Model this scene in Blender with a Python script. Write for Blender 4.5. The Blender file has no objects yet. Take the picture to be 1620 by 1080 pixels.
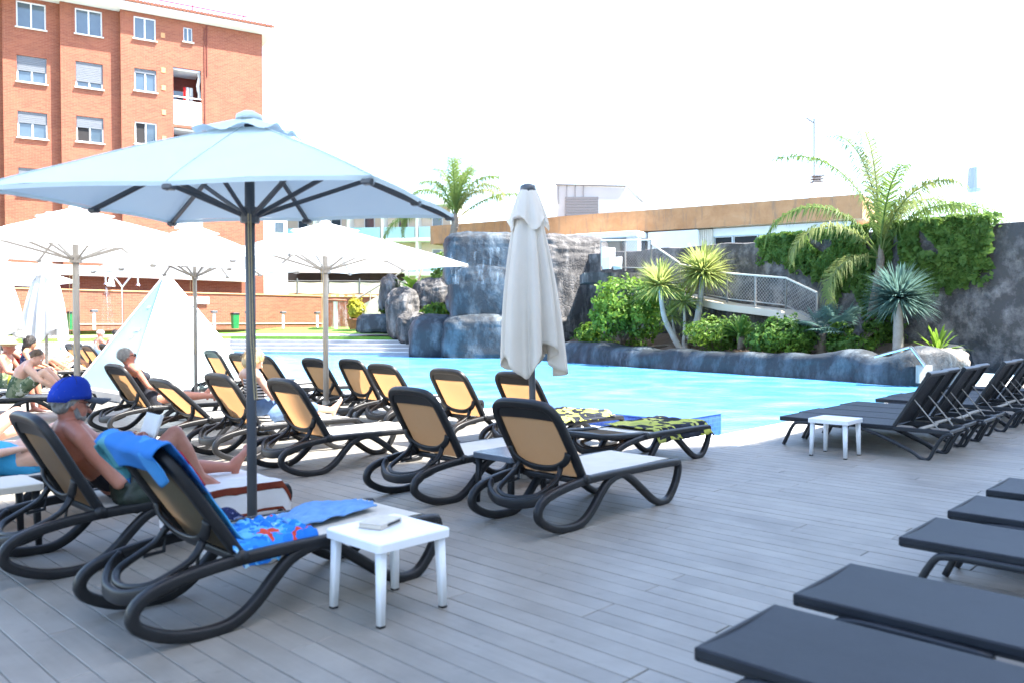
import bpy, bmesh, math, random
from math import sin, cos, pi, radians as R
from mathutils import Vector as V, Matrix, noise
import numpy as np
random.seed(7)
scn = bpy.context.scene
col = scn.collection

# ------------------------------------------------------------------ camera, sky, sun, exposure
F, CX, CY, EYE, PITCH = 1296.0, 810.0, 540.0, 1.5, R(1.414)
cam_d = bpy.data.cameras.new('camera'); cam = bpy.data.objects.new('camera', cam_d); col.objects.link(cam)
cam.location = (0, 0, EYE); cam.rotation_euler = (R(90) - PITCH, 0, 0)
cam_d.sensor_width = 36; cam_d.lens = 28.8; cam_d.clip_end = 2000
cam_d.dof.use_dof = True; cam_d.dof.focus_distance = 17.0; cam_d.dof.aperture_fstop = 2.4
scn.camera = cam
SUN_AZ = V((0.976, -0.217, 0)); SUN_EL = R(58)
world = bpy.data.worlds.new('World'); scn.world = world; world.use_nodes = True
wn = world.node_tree.nodes; wl = world.node_tree.links
sky = wn.new('ShaderNodeTexSky'); sky.sky_type = 'NISHITA'; sky.sun_disc = False
sky.sun_elevation = SUN_EL; sky.sun_rotation = math.atan2(SUN_AZ.x, SUN_AZ.y)
sky.altitude = 10; sky.air_density = 1.0; sky.dust_density = 1.3; sky.ozone_density = 1.6
wl.new(sky.outputs[0], wn['Background'].inputs[0]); wn['Background'].inputs[1].default_value = 0.135
sun_d = bpy.data.lights.new('sun', 'SUN'); sun = bpy.data.objects.new('sun', sun_d); col.objects.link(sun)
sun_d.energy = 4.3; sun_d.angle = R(0.53); sun_d.color = (1.0, 0.95, 0.87)
sdir = V((SUN_AZ.x * cos(SUN_EL), SUN_AZ.y * cos(SUN_EL), sin(SUN_EL)))
sun.rotation_euler = sdir.to_track_quat('Z', 'Y').to_euler(); sun.location = sdir * 60
vs = scn.view_settings; vs.view_transform = 'Standard'; vs.look = 'None'; vs.gamma = 1; vs.use_curve_mapping = False
vs.exposure = 2.62
scn.cycles.max_bounces = 6; scn.cycles.diffuse_bounces = 3; scn.cycles.transparent_max_bounces = 8
scn.cycles.use_denoising = True; scn.cycles.use_adaptive_sampling = True; scn.cycles.adaptive_threshold = 0.02
scn.cycles.sample_clamp_indirect = 8

# ------------------------------------------------------------------ coordinates
U = V((0.692, 0.722, 0)); W = V((-0.722, 0.692, 0))       # across the deck to the pool; along the boards
ROT_U = math.atan2(U.y, U.x)
ROT_NW = math.atan2(-W.y, -W.x)
def uw(u, w, z=0.0): return U * u + W * w + V((0, 0, z))
def ray(x, y):
    c = (CY - y) / F; a = (x - CX) / F
    return V((a, cos(PITCH) + c * sin(PITCH), -sin(PITCH) + c * cos(PITCH)))
def at(x, y, Y):
    d = ray(x, y); return V((0, 0, EYE)) + d * (Y / d.y)
def on(x, y, z=0.0):
    d = ray(x, y); return V((0, 0, EYE)) + d * ((z - EYE) / d.z)

# ------------------------------------------------------------------ materials
def _mat(name):
    m = bpy.data.materials.new(name); m.use_nodes = True
    nt = m.node_tree; return m, nt, nt.nodes, nt.links, nt.nodes['Principled BSDF']
def ramp(n, l, src, stops):
    r = n.new('ShaderNodeValToRGB'); e = r.color_ramp.elements
    while len(e) < len(stops): e.new(0.5)
    for k, (p, c) in enumerate(stops):
        e[k].position = p; e[k].color = (*c, 1) if len(c) == 3 else c
    l.new(src, r.inputs[0]); return r.outputs[0]
def mixc(n, l, fac, a, b, mode='MIX'):
    m = n.new('ShaderNodeMix'); m.data_type = 'RGBA'; m.blend_type = mode
    for k, v in ((0, fac), (6, a), (7, b)):
        if hasattr(v, 'is_linked'): l.new(v, m.inputs[k])
        else: m.inputs[k].default_value = v if k == 0 else (*v, 1)
    return m.outputs[2]
def coords(n, l, scale=(1, 1, 1), kind='Object'):
    tc = n.new('ShaderNodeTexCoord'); mp = n.new('ShaderNodeMapping'); mp.inputs['Scale'].default_value = scale
    l.new(tc.outputs[kind], mp.inputs[0]); return mp.outputs[0]
def noise_tex(n, l, vec, scale, detail=5, rough=0.6, dist=0.0):
    t = n.new('ShaderNodeTexNoise'); t.inputs['Scale'].default_value = scale; t.inputs['Detail'].default_value = detail
    t.inputs['Roughness'].default_value = rough; t.inputs['Distortion'].default_value = dist
    l.new(vec, t.inputs['Vector']); return t.outputs['Fac']
def bump(n, l, h, strength, dist, p):
    b = n.new('ShaderNodeBump'); b.inputs['Strength'].default_value = strength; b.inputs['Distance'].default_value = dist
    l.new(h, b.inputs['Height']); l.new(b.outputs[0], p.inputs['Normal'])
def mat(name, c1, c2=None, rough=0.6, scale=3.0, bstr=0.15, bscale=60.0, bdist=0.01, metal=0.0, spec=0.5, rnd=0.0, stretch=(1, 1, 1), detail=5):
    m, nt, n, l, p = _mat(name)
    c2 = c2 or tuple(x * 0.8 for x in c1)
    vec = coords(n, l, stretch)
    fac = noise_tex(n, l, vec, scale, detail)
    c = ramp(n, l, fac, [(0.3, c2), (0.7, c1)])
    if rnd:
        oi = n.new('ShaderNodeObjectInfo'); hv = n.new('ShaderNodeHueSaturation')
        mr = n.new('ShaderNodeMapRange'); mr.inputs['To Min'].default_value = 1 - rnd; mr.inputs['To Max'].default_value = 1 + rnd
        l.new(oi.outputs['Random'], mr.inputs[0]); l.new(mr.outputs[0], hv.inputs['Value']); l.new(c, hv.inputs['Color']); c = hv.outputs[0]
    l.new(c, p.inputs['Base Color'])
    p.inputs['Roughness'].default_value = rough; p.inputs['Metallic'].default_value = metal; p.inputs['Specular IOR Level'].default_value = spec
    if bstr: bump(n, l, noise_tex(n, l, vec, bscale, 3), bstr, bdist, p)
    return m
def cloth(name, c1, c2=None, trans=0.4, tcol=None, scale=4.0, weave=0.0, bstr=0.2):
    m, nt, n, l, p = _mat(name); c2 = c2 or tuple(x * 0.85 for x in c1)
    vec = coords(n, l); c = ramp(n, l, noise_tex(n, l, vec, scale, 4), [(0.3, c2), (0.7, c1)])
    l.new(c, p.inputs['Base Color']); p.inputs['Roughness'].default_value = 0.85; p.inputs['Specular IOR Level'].default_value = 0.2
    bump(n, l, noise_tex(n, l, vec, weave or 25.0, 3), bstr, 0.01, p)
    tr = n.new('ShaderNodeBsdfTranslucent'); mx = n.new('ShaderNodeMixShader'); mx.inputs[0].default_value = trans
    if tcol: tr.inputs[0].default_value = (*tcol, 1)
    else: l.new(c, tr.inputs[0])
    l.new(p.outputs[0], mx.inputs[1]); l.new(tr.outputs[0], mx.inputs[2])
    l.new(mx.outputs[0], n['Material Output'].inputs[0]); return m
def leafmat(name, c1, c2, trans=0.35, scale=1.2):
    m = cloth(name, c1, c2, trans, tuple(min(1, x * 1.3) for x in c1), scale, 0, 0.05)
    m.node_tree.nodes['Principled BSDF'].inputs['Roughness'].default_value = 0.5
    return m
def brickmat(name, c1, c2, mortar, bw=0.24, bh=0.06):
    m, nt, n, l, p = _mat(name)
    tc = n.new('ShaderNodeTexCoord'); sx = n.new('ShaderNodeSeparateXYZ'); cb = n.new('ShaderNodeCombineXYZ'); ad = n.new('ShaderNodeMath')
    l.new(tc.outputs['Object'], sx.inputs[0]); l.new(sx.outputs[0], ad.inputs[0]); l.new(sx.outputs[1], ad.inputs[1])
    l.new(ad.outputs[0], cb.inputs[0]); l.new(sx.outputs[2], cb.inputs[1])
    b = n.new('ShaderNodeTexBrick'); l.new(cb.outputs[0], b.inputs['Vector'])
    b.inputs['Scale'].default_value = 1; b.inputs['Brick Width'].default_value = bw; b.inputs['Row Height'].default_value = bh
    b.inputs['Mortar Size'].default_value = 0.006; b.inputs['Mortar Smooth'].default_value = 0.3
    b.inputs['Color1'].default_value = (*c1, 1); b.inputs['Color2'].default_value = (*c2, 1); b.inputs['Mortar'].default_value = (*mortar, 1)
    fac = noise_tex(n, l, tc.outputs['Object'], 0.5, 6)
    c = mixc(n, l, 0.35, b.outputs['Color'], ramp(n, l, fac, [(0.35, tuple(x * 0.55 for x in c1)), (0.65, tuple(min(1, x * 1.25) for x in c1))]))
    l.new(c, p.inputs['Base Color']); p.inputs['Roughness'].default_value = 0.85
    bump(n, l, b.outputs['Fac'], -0.4, 0.01, p); return m
def plainmat(name, c, rough=0.5, metal=0.0, spec=0.5): return mat(name, c, tuple(x * 0.9 for x in c), rough, 6, 0.05, 80, 0.004, metal, spec)

# ------------------------------------------------------------------ mesh builder
class MB:
    def __init__(s): s.v = []; s.f = []
    def add(s, vs_, fs):
        o = len(s.v); s.v += [tuple(v) for v in vs_]; s.f += [tuple(i + o for i in f) for f in fs]
    def box(s, c, d, mtx=None):
        cx, cy, cz = c; x, y, z = (k / 2 for k in d)
        vv = [V((cx + i * x, cy + j * y, cz + k * z)) for k in (-1, 1) for j in (-1, 1) for i in (-1, 1)]
        if mtx: vv = [mtx @ v for v in vv]
        s.add(vv, [(0, 2, 3, 1), (4, 5, 7, 6), (0, 1, 5, 4), (2, 6, 7, 3), (0, 4, 6, 2), (1, 3, 7, 5)])
    def bbox(s, c, d, b=0.006, mtx=None):
        """box with chamfered edges"""
        cx, cy, cz = c; h = [k / 2 for k in d]; vv = []; idx = {}
        for i in (-1, 1):
            for j in (-1, 1):
                for k in (-1, 1):
                    sg = (i, j, k)
                    for a in range(3):
                        q = [sg[t] * (h[t] - (0 if t == a else b)) for t in range(3)]
                        idx[(i, j, k, a)] = len(vv); vv.append(V((cx + q[0], cy + q[1], cz + q[2])))
        if mtx: vv = [mtx @ v for v in vv]
        fs = []
        for a in range(3):
            o1, o2 = [t for t in range(3) if t != a]
            for sgn in (-1, 1):
                def key(p, q, ax=a):
                    t = [0, 0, 0]; t[a] = sgn; t[o1] = p; t[o2] = q; return idx[(*t, ax)]
                f = [key(-1, -1), key(1, -1), key(1, 1), key(-1, 1)]
                fs.append(f if (sgn > 0) == (a != 1) else f[::-1])
        for a in range(3):
            o1, o2 = [t for t in range(3) if t != a]
            for p in (-1, 1):
                for q in (-1, 1):
                    def kk(sa, ax):
                        t = [0, 0, 0]; t[a] = sa; t[o1] = p; t[o2] = q; return idx[(*t, ax)]
                    f = [kk(-1, o1), kk(1, o1), kk(1, o2), kk(-1, o2)]
                    fs.append(f)
        for i in (-1, 1):
            for j in (-1, 1):
                for k in (-1, 1):
                    fs.append([idx[(i, j, k, a)] for a in range(3)])
        s.add(vv, fs)
    def sweep(s, path, prof, side=None, closed=False, cap=True, scale=None):
        """sweep a closed 2-D profile (a along side, b along the other normal) along a path"""
        P = [V(p) for p in path]; N = len(P); m = len(prof); rings = []
        for i in range(N):
            if closed: t = P[(i + 1) % N] - P[i - 1]
            else: t = P[min(i + 1, N - 1)] - P[max(i - 1, 0)]
            t = t.normalized() if t.length > 1e-9 else V((0, 0, 1))
            sv = V(side[i] if isinstance(side, list) else side) if side is not None else (V((0, 0, 1)) if abs(t.z) < 0.9 else V((1, 0, 0)))
            sv = sv - t * sv.dot(t)
            sv = sv.normalized() if sv.length > 1e-6 else t.orthogonal().normalized()
            nv = t.cross(sv); k = scale[i] if scale else 1.0
            rings.append([P[i] + sv * (a * k) + nv * (b * k) for a, b in prof])
        vv = [v for r in rings for v in r]; fs = []
        for i in range(N if closed else N - 1):
            j = (i + 1) % N
            for a in range(m): b = (a + 1) % m; fs.append((i * m + a, i * m + b, j * m + b, j * m + a))
        if cap and not closed:
            fs.append(tuple(range(m))[::-1]); fs.append(tuple((N - 1) * m + a for a in range(m)))
        s.add(vv, fs)
    def tube(s, path, r, n=10, side=None, flat=1.0, closed=False, cap=True):
        rs = r if isinstance(r, (list, tuple)) else [r] * len(path)
        prof = [(cos(2 * pi * k / n), sin(2 * pi * k / n) * flat) for k in range(n)]
        s.sweep(path, prof, side, closed, cap, list(rs))
    def capsule(s, a, b, ra, rb, n=12, side=None, flat=1.0):
        a = V(a); b = V(b); t = (b - a).normalized(); path = []; rs = []
        for k in range(4): th = pi / 2 * k / 4; path.append(a - t * (ra * cos(th))); rs.append(max(ra * sin(th), 0.05 * ra))
        path += [a, (a + b) / 2, b]; rs += [ra, (ra + rb) / 2, rb]
        for k in range(1, 5): th = pi / 2 * k / 4; path.append(b + t * (rb * sin(th))); rs.append(max(rb * cos(th), 0.05 * rb))
        s.tube(path, rs, n, side, flat)
    def limb(s, pts, rs, n=12, side=None, flat=1.0):
        pts = [V(p) for p in pts]
        t0 = (pts[1] - pts[0]).normalized(); t1 = (pts[-1] - pts[-2]).normalized()
        path = []; rr = []
        for k in range(4): th = pi / 2 * k / 4; path.append(pts[0] - t0 * (rs[0] * cos(th))); rr.append(max(rs[0] * sin(th), 0.05 * rs[0]))
        path += pts; rr += list(rs)
        for k in range(1, 5): th = pi / 2 * k / 4; path.append(pts[-1] + t1 * (rs[-1] * sin(th))); rr.append(max(rs[-1] * cos(th), 0.05 * rs[-1]))
        s.tube(path, rr, n, side, flat)
    def ell(s, c, ax, n=14, m=9, e=1.0):
        """ellipsoid with axis vectors ax = (x, y, z)"""
        c = V(c); A = [V(a) for a in ax]; vv = []; fs = []
        sp = lambda x: math.copysign(abs(x) ** e, x)
        for j in range(m + 1):
            ph = -pi / 2 + pi * j / m
            for i in range(n):
                th = 2 * pi * i / n
                vv.append(c + A[0] * (sp(cos(ph)) * sp(cos(th))) + A[1] * (sp(cos(ph)) * sp(sin(th))) + A[2] * sp(sin(ph)))
        for j in range(m):
            for i in range(n): k = (i + 1) % n; fs.append((j * n + i, j * n + k, (j + 1) * n + k, (j + 1) * n + i))
        s.add(vv, fs)
    def prism(s, poly, z0, z1):
        n = len(poly); vv = [(p[0], p[1], z0) for p in poly] + [(p[0], p[1], z1) for p in poly]
        s.add(vv, [tuple(range(n))[::-1], tuple(range(n, 2 * n))] + [(i, (i + 1) % n, n + (i + 1) % n, n + i) for i in range(n)])
    def grid(s, fn, nu, nv):
        vv = [fn(i / nu, j / nv) for j in range(nv + 1) for i in range(nu + 1)]
        s.add(vv, [(j * (nu + 1) + i, j * (nu + 1) + i + 1, (j + 1) * (nu + 1) + i + 1, (j + 1) * (nu + 1) + i) for j in range(nv) for i in range(nu)])
    def mesh(s, name, m=None, smooth=False, weld=False):
        me = bpy.data.meshes.new(name); me.from_pydata(s.v, [], s.f)
        if weld:
            bm = bmesh.new(); bm.from_mesh(me); bmesh.ops.remove_doubles(bm, verts=bm.verts, dist=1e-4)
            bmesh.ops.recalc_face_normals(bm, faces=bm.faces); bm.to_mesh(me); bm.free()
        if m: me.materials.append(m)
        if smooth is True: me.polygons.foreach_set('use_smooth', [True] * len(me.polygons))
        me.update(); return me
    def build(s, name, m, parent=None, smooth=False, loc=None, rz=0.0, weld=False):
        o = bpy.data.objects.new(name, s.mesh(name, m, smooth, weld)); col.objects.link(o)
        if parent: o.parent = parent
        if loc is not None: o.location = loc
        if rz: o.rotation_euler = (0, 0, rz)
        return o
def tag(o, label=None, cat=None, group=None, kind=None):
    for k, v in (('label', label), ('category', cat), ('group', group), ('kind', kind)):
        if v: o[k] = v
    return o
def empty(name, loc=(0, 0, 0), rz=0.0, label=None, cat=None, group=None):
    o = bpy.data.objects.new(name, None); col.objects.link(o); o.location = loc; o.rotation_euler = (0, 0, rz); o.empty_display_size = 0.1
    return tag(o, label, cat, group)
def copy_tree(o, parent=None, drop=()):
    c = o.copy(); col.objects.link(c); c.parent = parent
    for ch in o.children:
        if ch.name.split('.')[0] not in drop: copy_tree(ch, c, drop)
    return c
def mod(o, kind, **kw):
    m = o.modifiers.new(kind.lower(), kind)
    for k, v in kw.items(): setattr(m, k, v)
    return m
def rrect(w, h, r, n=4):
    out = []
    for cx, cy, a0 in ((w / 2 - r, h / 2 - r, 0), (-w / 2 + r, h / 2 - r, 90), (-w / 2 + r, -h / 2 + r, 180), (w / 2 - r, -h / 2 + r, 270)):
        for k in range(n + 1): a = R(a0 + 90 * k / n); out.append((cx + r * cos(a), cy + r * sin(a)))
    return out
def spline(pts, n=6, closed=False):
    P = [V(p) for p in pts]; N = len(P); out = []
    for i in range(N if closed else N - 1):
        if closed: a, b, c, d = P[i - 1], P[i], P[(i + 1) % N], P[(i + 2) % N]
        else: a, b, c, d = P[max(i - 1, 0)], P[i], P[i + 1], P[min(i + 2, N - 1)]
        for k in range(n):
            t = k / n
            out.append(0.5 * ((2 * b) + (c - a) * t + (2 * a - 5 * b + 4 * c - d) * t * t + (3 * b - a - 3 * c + d) * t ** 3))
    if not closed: out.append(P[-1])
    return out
def struct(o, kind='structure'): o['kind'] = kind; return o

# ------------------------------------------------------------------ shared materials
M = {}
def plankmat():
    m, nt, n, l, p = _mat('composite_deck')
    tc = n.new('ShaderNodeTexCoord'); oi = n.new('ShaderNodeObjectInfo')
    mp = n.new('ShaderNodeMapping'); mp.inputs['Scale'].default_value = (40, 1.2, 40)
    vadd = n.new('ShaderNodeVectorMath'); vadd.operation = 'ADD'; l.new(tc.outputs['Object'], vadd.inputs[0])
    cb = n.new('ShaderNodeCombineXYZ'); ml = n.new('ShaderNodeMath'); ml.operation = 'MULTIPLY'; ml.inputs[1].default_value = 37
    l.new(oi.outputs['Random'], ml.inputs[0]); l.new(ml.outputs[0], cb.inputs[0]); l.new(ml.outputs[0], cb.inputs[1]); l.new(cb.outputs[0], vadd.inputs[1])
    l.new(vadd.outputs[0], mp.inputs[0])
    grain = noise_tex(n, l, mp.outputs[0], 1.0, 5, 0.7); blot = noise_tex(n, l, vadd.outputs[0], 2.2, 5, 0.6)
    c = ramp(n, l, grain, [(0.25, (0.190, 0.174, 0.145)), (0.75, (0.252, 0.232, 0.197))])
    c = mixc(n, l, 0.55, c, ramp(n, l, blot, [(0.3, (0.165, 0.149, 0.124)), (0.7, (0.282, 0.260, 0.224))]))
    ge = n.new('ShaderNodeNewGeometry'); st = noise_tex(n, l, ge.outputs['Position'], 0.75, 7, 0.68, 0.8); c = mixc(n, l, 1.0, c, ramp(n, l, st, [(0.34, (0.83, 0.83, 0.84)), (0.52, (1, 1, 1)), (0.70, (1.0, 1.0, 1.0))]), 'MULTIPLY')
    sp2 = noise_tex(n, l, ge.outputs['Position'], 9.0, 3, 0.5); c = mixc(n, l, 1.0, c, ramp(n, l, sp2, [(0.26, (0.80, 0.80, 0.80)), (0.36, (1, 1, 1)), (0.72, (1, 1, 1)), (0.78, (1.12, 1.12, 1.12))]), 'MULTIPLY')
    hv = n.new('ShaderNodeHueSaturation'); mr = n.new('ShaderNodeMapRange'); mr.inputs['To Min'].default_value = 0.94; mr.inputs['To Max'].default_value = 1.06
    l.new(oi.outputs['Random'], mr.inputs[0]); l.new(mr.outputs[0], hv.inputs['Value']); l.new(c, hv.inputs['Color'])
    l.new(hv.outputs[0], p.inputs['Base Color']); p.inputs['Roughness'].default_value = 0.5; p.inputs['Specular IOR Level'].default_value = 0.45
    bump(n, l, grain, 0.25, 0.004, p); return m
M['plank'] = plankmat()
M['under'] = plainmat('deck_gap', (0.085, 0.078, 0.07), 0.9)
M['concrete'] = mat('concrete', (0.42, 0.40, 0.37), (0.33, 0.31, 0.28), 0.85, 1.5, 0.3, 30)
M['coping'] = mat('white_coping', (0.72, 0.72, 0.70), (0.62, 0.62, 0.60), 0.6, 3, 0.2, 40)
M['steps'] = mat('grey_step', (0.40, 0.40, 0.42), (0.32, 0.32, 0.33), 0.7, 2, 0.2, 40)
M['black'] = mat('anthracite_plastic', (0.014, 0.0145, 0.016), (0.009, 0.0095, 0.011), 0.42, 9, 0.06, 140, 0.003, spec=0.32)
M['darkframe'] = mat('charcoal_frame', (0.020, 0.022, 0.026), (0.014, 0.016, 0.019), 0.4, 9, 0.06, 140, 0.003, spec=0.4)
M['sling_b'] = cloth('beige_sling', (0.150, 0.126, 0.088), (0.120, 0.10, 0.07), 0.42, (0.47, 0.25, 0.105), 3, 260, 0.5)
M['sling_s'] = cloth('cream_seat_sling', (0.66, 0.62, 0.54), (0.60, 0.56, 0.48), 0.15, None, 6, 350, 0.25)
M['sling_d'] = cloth('dark_sling', (0.016, 0.019, 0.025), (0.012, 0.014, 0.019), 0.05, None, 5, 400, 0.25)
M['sling_d'].node_tree.nodes['Principled BSDF'].inputs['Roughness'].default_value = 0.5
M['sling_d'].node_tree.nodes['Principled BSDF'].inputs['Specular IOR Level'].default_value = 0.28
M['white'] = mat('white_plastic', (0.76, 0.77, 0.78), (0.68, 0.69, 0.70), 0.35, 4, 0.05, 90)
M['bluegrey'] = mat('blue_tabletop', (0.10, 0.12, 0.15), (0.08, 0.09, 0.11), 0.25, 6, 0.03)
M['canvas'] = cloth('white_canvas', (0.78, 0.79, 0.79), (0.73, 0.74, 0.74), 0.35, (0.85, 0.86, 0.86), 1.5, 300, 0.15)
M['canvas_b'] = cloth('pale_blue_canvas', (0.66, 0.765, 0.775), (0.62, 0.725, 0.735), 0.2, (0.62, 0.72, 0.75), 1.5, 300, 0.15)
M['canvas_g'] = cloth('pale_grey_canvas', (0.76, 0.70, 0.61), (0.70, 0.64, 0.55), 0.25, None, 2.0, 200, 0.2)
M['pole_d'] = mat('grey_pole', (0.09, 0.095, 0.105), (0.07, 0.075, 0.08), 0.4, 5, 0.03)
M['pole_l'] = mat('taupe_pole', (0.30, 0.28, 0.25), (0.24, 0.22, 0.20), 0.45, 5, 0.03)
M['chrome'] = mat('chrome', (0.7, 0.7, 0.72), (0.6, 0.6, 0.62), 0.2, 5, 0.02, metal=1.0)
M['rope'] = mat('rope', (0.45, 0.36, 0.2), None, 0.9, 20, 0.4, 200)
M['brick'] = brickmat('red_brick', (0.212, 0.056, 0.029), (0.30, 0.10, 0.049), (0.36, 0.20, 0.13), 0.28, 0.085)
M['brickd'] = brickmat('dark_brick', (0.16, 0.032, 0.022), (0.21, 0.045, 0.03), (0.16, 0.08, 0.06))
M['stucco_o'] = mat('orange_stucco', (0.58, 0.31, 0.14), (0.42, 0.20, 0.09), 0.85, 1.2, 0.3, 25, detail=9)
M['stucco_w'] = mat('white_stucco', (0.74, 0.73, 0.70), (0.66, 0.65, 0.62), 0.85, 1.0, 0.2, 25)
M['stucco_c'] = mat('cream_stucco', (0.62, 0.55, 0.45), (0.54, 0.47, 0.38), 0.85, 1.0, 0.2, 25)
M['tile'] = mat('roof_tile', (0.26, 0.09, 0.045), (0.17, 0.055, 0.03), 0.8, 6, 0.3, 20)
M['frame_w'] = plainmat('white_frame', (0.78, 0.78, 0.78), 0.4)
M['glass'] = mat('window_glass', (0.06, 0.09, 0.115), (0.035, 0.06, 0.085), 0.08, 0.8, 0.02, 2, 0.01, 0.0, 1.0)
M['glass_b'] = mat('blue_balcony_glass', (0.32, 0.55, 0.62), (0.28, 0.5, 0.58), 0.08, 1, 0.0, spec=0.8)
M['shutter'] = mat('grey_shutter', (0.14, 0.15, 0.165), (0.11, 0.12, 0.135), 0.5, 2, 0.4, 3, 0.02, stretch=(0.01, 0.01, 14))
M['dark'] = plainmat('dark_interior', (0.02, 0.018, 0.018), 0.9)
M['curtain'] = cloth('white_curtain', (0.75, 0.74, 0.7), None, 0.3)
M['redcloth'] = cloth('red_cloth', (0.55, 0.03, 0.03), None, 0.2)
M['lawn'] = mat('lawn', (0.13, 0.28, 0.035), (0.10, 0.22, 0.03), 0.9, 6, 0.6, 120, 0.03)
M['soil'] = mat('soil', (0.16, 0.11, 0.075), (0.10, 0.07, 0.05), 0.95, 3, 0.8, 15, 0.05)
def rockmat(name, cs, scale=0.7, crack=2.6, cs_amt=2.2, bst=0.6, st=0.25):
    m, nt, n, l, p = _mat(name); vec = coords(n, l)
    a = noise_tex(n, l, vec, scale, 9, 0.65, 0.4); b = noise_tex(n, l, coords(n, l, (1, 1, st)), scale * 2.2, 7, 0.7)
    c = ramp(n, l, a, [(0.28, cs[0]), (0.5, cs[1]), (0.74, cs[2])])
    c = mixc(n, l, ramp(n, l, b, [(0.45, (0, 0, 0)), (0.62, (1, 1, 1))]), tuple(x * 0.45 for x in cs[0]), c)
    l.new(c, p.inputs['Base Color']); p.inputs['Roughness'].default_value = 0.75
    nz = n.new('ShaderNodeTexNoise'); nz.inputs['Scale'].default_value = 1.4; nz.inputs['Detail'].default_value = 6; l.new(vec, nz.inputs['Vector']); mv = n.new('ShaderNodeMix'); mv.data_type = 'VECTOR'; mv.inputs[0].default_value = .55; l.new(vec, mv.inputs[4]); l.new(nz.outputs['Color'], mv.inputs[5])
    vo = n.new('ShaderNodeTexVoronoi'); vo.feature = 'DISTANCE_TO_EDGE'; vo.inputs['Scale'].default_value = crack; l.new(mv.outputs[1], vo.inputs['Vector'])
    h = n.new('ShaderNodeMath'); h.operation = 'ADD'; l.new(a, h.inputs[0])
    h2 = n.new('ShaderNodeMath'); h2.operation = 'MINIMUM'; h2.inputs[1].default_value = 0.06; l.new(vo.outputs[0], h2.inputs[0])
    h3 = n.new('ShaderNodeMath'); h3.operation = 'MULTIPLY'; h3.inputs[1].default_value = cs_amt; l.new(h2.outputs[0], h3.inputs[0]); l.new(h3.outputs[0], h.inputs[1])
    bump(n, l, h.outputs[0], bst, 0.2, p); return m
M['rock'] = rockmat('grey_rock', ((0.075, 0.07, 0.07), (0.145, 0.135, 0.13), (0.22, 0.205, 0.19)), 1.1, 3.4)
M['rock_wet_shade'] = rockmat('wet_shade_blue_rock', ((0.020, 0.032, 0.046), (0.050, 0.070, 0.088), (0.135, 0.158, 0.172)), 0.7, 2.6, 0.35, 0.6, 0.5)  # blue tone puts shade into the colour, along with wet staining
M['rock_wet_shade'].node_tree.nodes['Principled BSDF'].inputs['Roughness'].default_value = 0.6
M['rock_wall'] = rockmat('dark_rock_wall', ((0.11, 0.10, 0.095), (0.175, 0.158, 0.148), (0.25, 0.225, 0.205)), 0.9, 1.6, 1.6, 0.7, 0.8)
M['rock_pale'] = rockmat('pale_rock', ((0.30, 0.24, 0.19), (0.44, 0.38, 0.32), (0.55, 0.5, 0.45)), 1.2)
M['bark'] = mat('palm_bark', (0.24, 0.19, 0.14), (0.13, 0.10, 0.075), 0.9, 5, 0.8, 18, 0.03, stretch=(1, 1, 4))
M['bark_g'] = mat('grey_bark', (0.40, 0.37, 0.33), (0.27, 0.25, 0.22), 0.9, 5, 0.6, 18, 0.03)
M['leaf_a'] = leafmat('leaf_mid_green', (0.085, 0.17, 0.03), (0.045, 0.10, 0.02))
M['leaf_b'] = leafmat('leaf_bright_green', (0.16, 0.27, 0.035), (0.09, 0.17, 0.025))
M['leaf_c'] = leafmat('leaf_ivy', (0.13, 0.21, 0.04), (0.05, 0.11, 0.025), 0.35, 2.5)
M['leaf_blue'] = leafmat('leaf_blue_green', (0.11, 0.19, 0.16), (0.07, 0.13, 0.11))
M['leaf_palm'] = leafmat('leaf_palm', (0.14, 0.20, 0.05), (0.08, 0.13, 0.03), 0.4)
M['leaf_palm_y'] = leafmat('leaf_palm_yellow', (0.20, 0.23, 0.07), (0.13, 0.17, 0.05), 0.4)
M['leaf_yucca'] = leafmat('leaf_yucca', (0.34, 0.38, 0.12), (0.20, 0.26, 0.07), 0.4)
M['leaf_yellow'] = leafmat('leaf_yellow', (0.42, 0.38, 0.04), (0.28, 0.28, 0.03))

# ================================================================== THE SETTING
g = MB(); g.add([(-400, -60, -0.42), (400, -60, -0.42), (400, 900, -0.42), (-400, 900, -0.42)], [(0, 1, 2, 3)])
struct(g.build('ground', M['concrete']))

# ---------------- deck: an under-sheet and real boards with open joints
POOL_U, POOL_W = 9.0, 4.85          # pool corner: the coping's outer edges
deck = struct(empty('deck'))
b = MB()
for a0, a1, w0, w1 in ((-14, POOL_U, -22, 46), (POOL_U, 30, -22, POOL_W)):
    q = [uw(a0, w0), uw(a1, w0), uw(a1, w1), uw(a0, w1)]
    b.prism([(v.x, v.y) for v in q], -0.3, -0.022)
b.build('deck_base', M['under'], deck)
BW, PITCHW = 0.1352, 0.1395
pl = MB(); pl.bbox((0, 0, -0.0115), (BW, 1.0, 0.023), 0.003)
plank_me = {}
def plank_mesh(L):
    k = round(L, 2)
    if k not in plank_me:
        q = MB(); q.bbox((0, 0, -0.0115), (BW, k - 0.005, 0.023), 0.003); plank_me[k] = q.mesh('plank', M['plank'])
    return plank_me[k]
planks = []
rnd = random.Random(3)
k0 = -6
for k in range(k0, 190):
    u = 0.433 + k * PITCHW + PITCHW / 2
    w0, w1 = (-9.0, 30.0) if u < POOL_U - PITCHW / 2 else (-9.0, POOL_W)
    w = w0 - rnd.choice((0.0, 0.6, 1.2, 1.8, 2.2))
    while w < w1:
        L = 2.9
        if w + L > w1: L = w1 - w
        if L > 0.1:
            planks.append((u, w + L / 2, L))
        w += 2.9
vis = []
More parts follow.
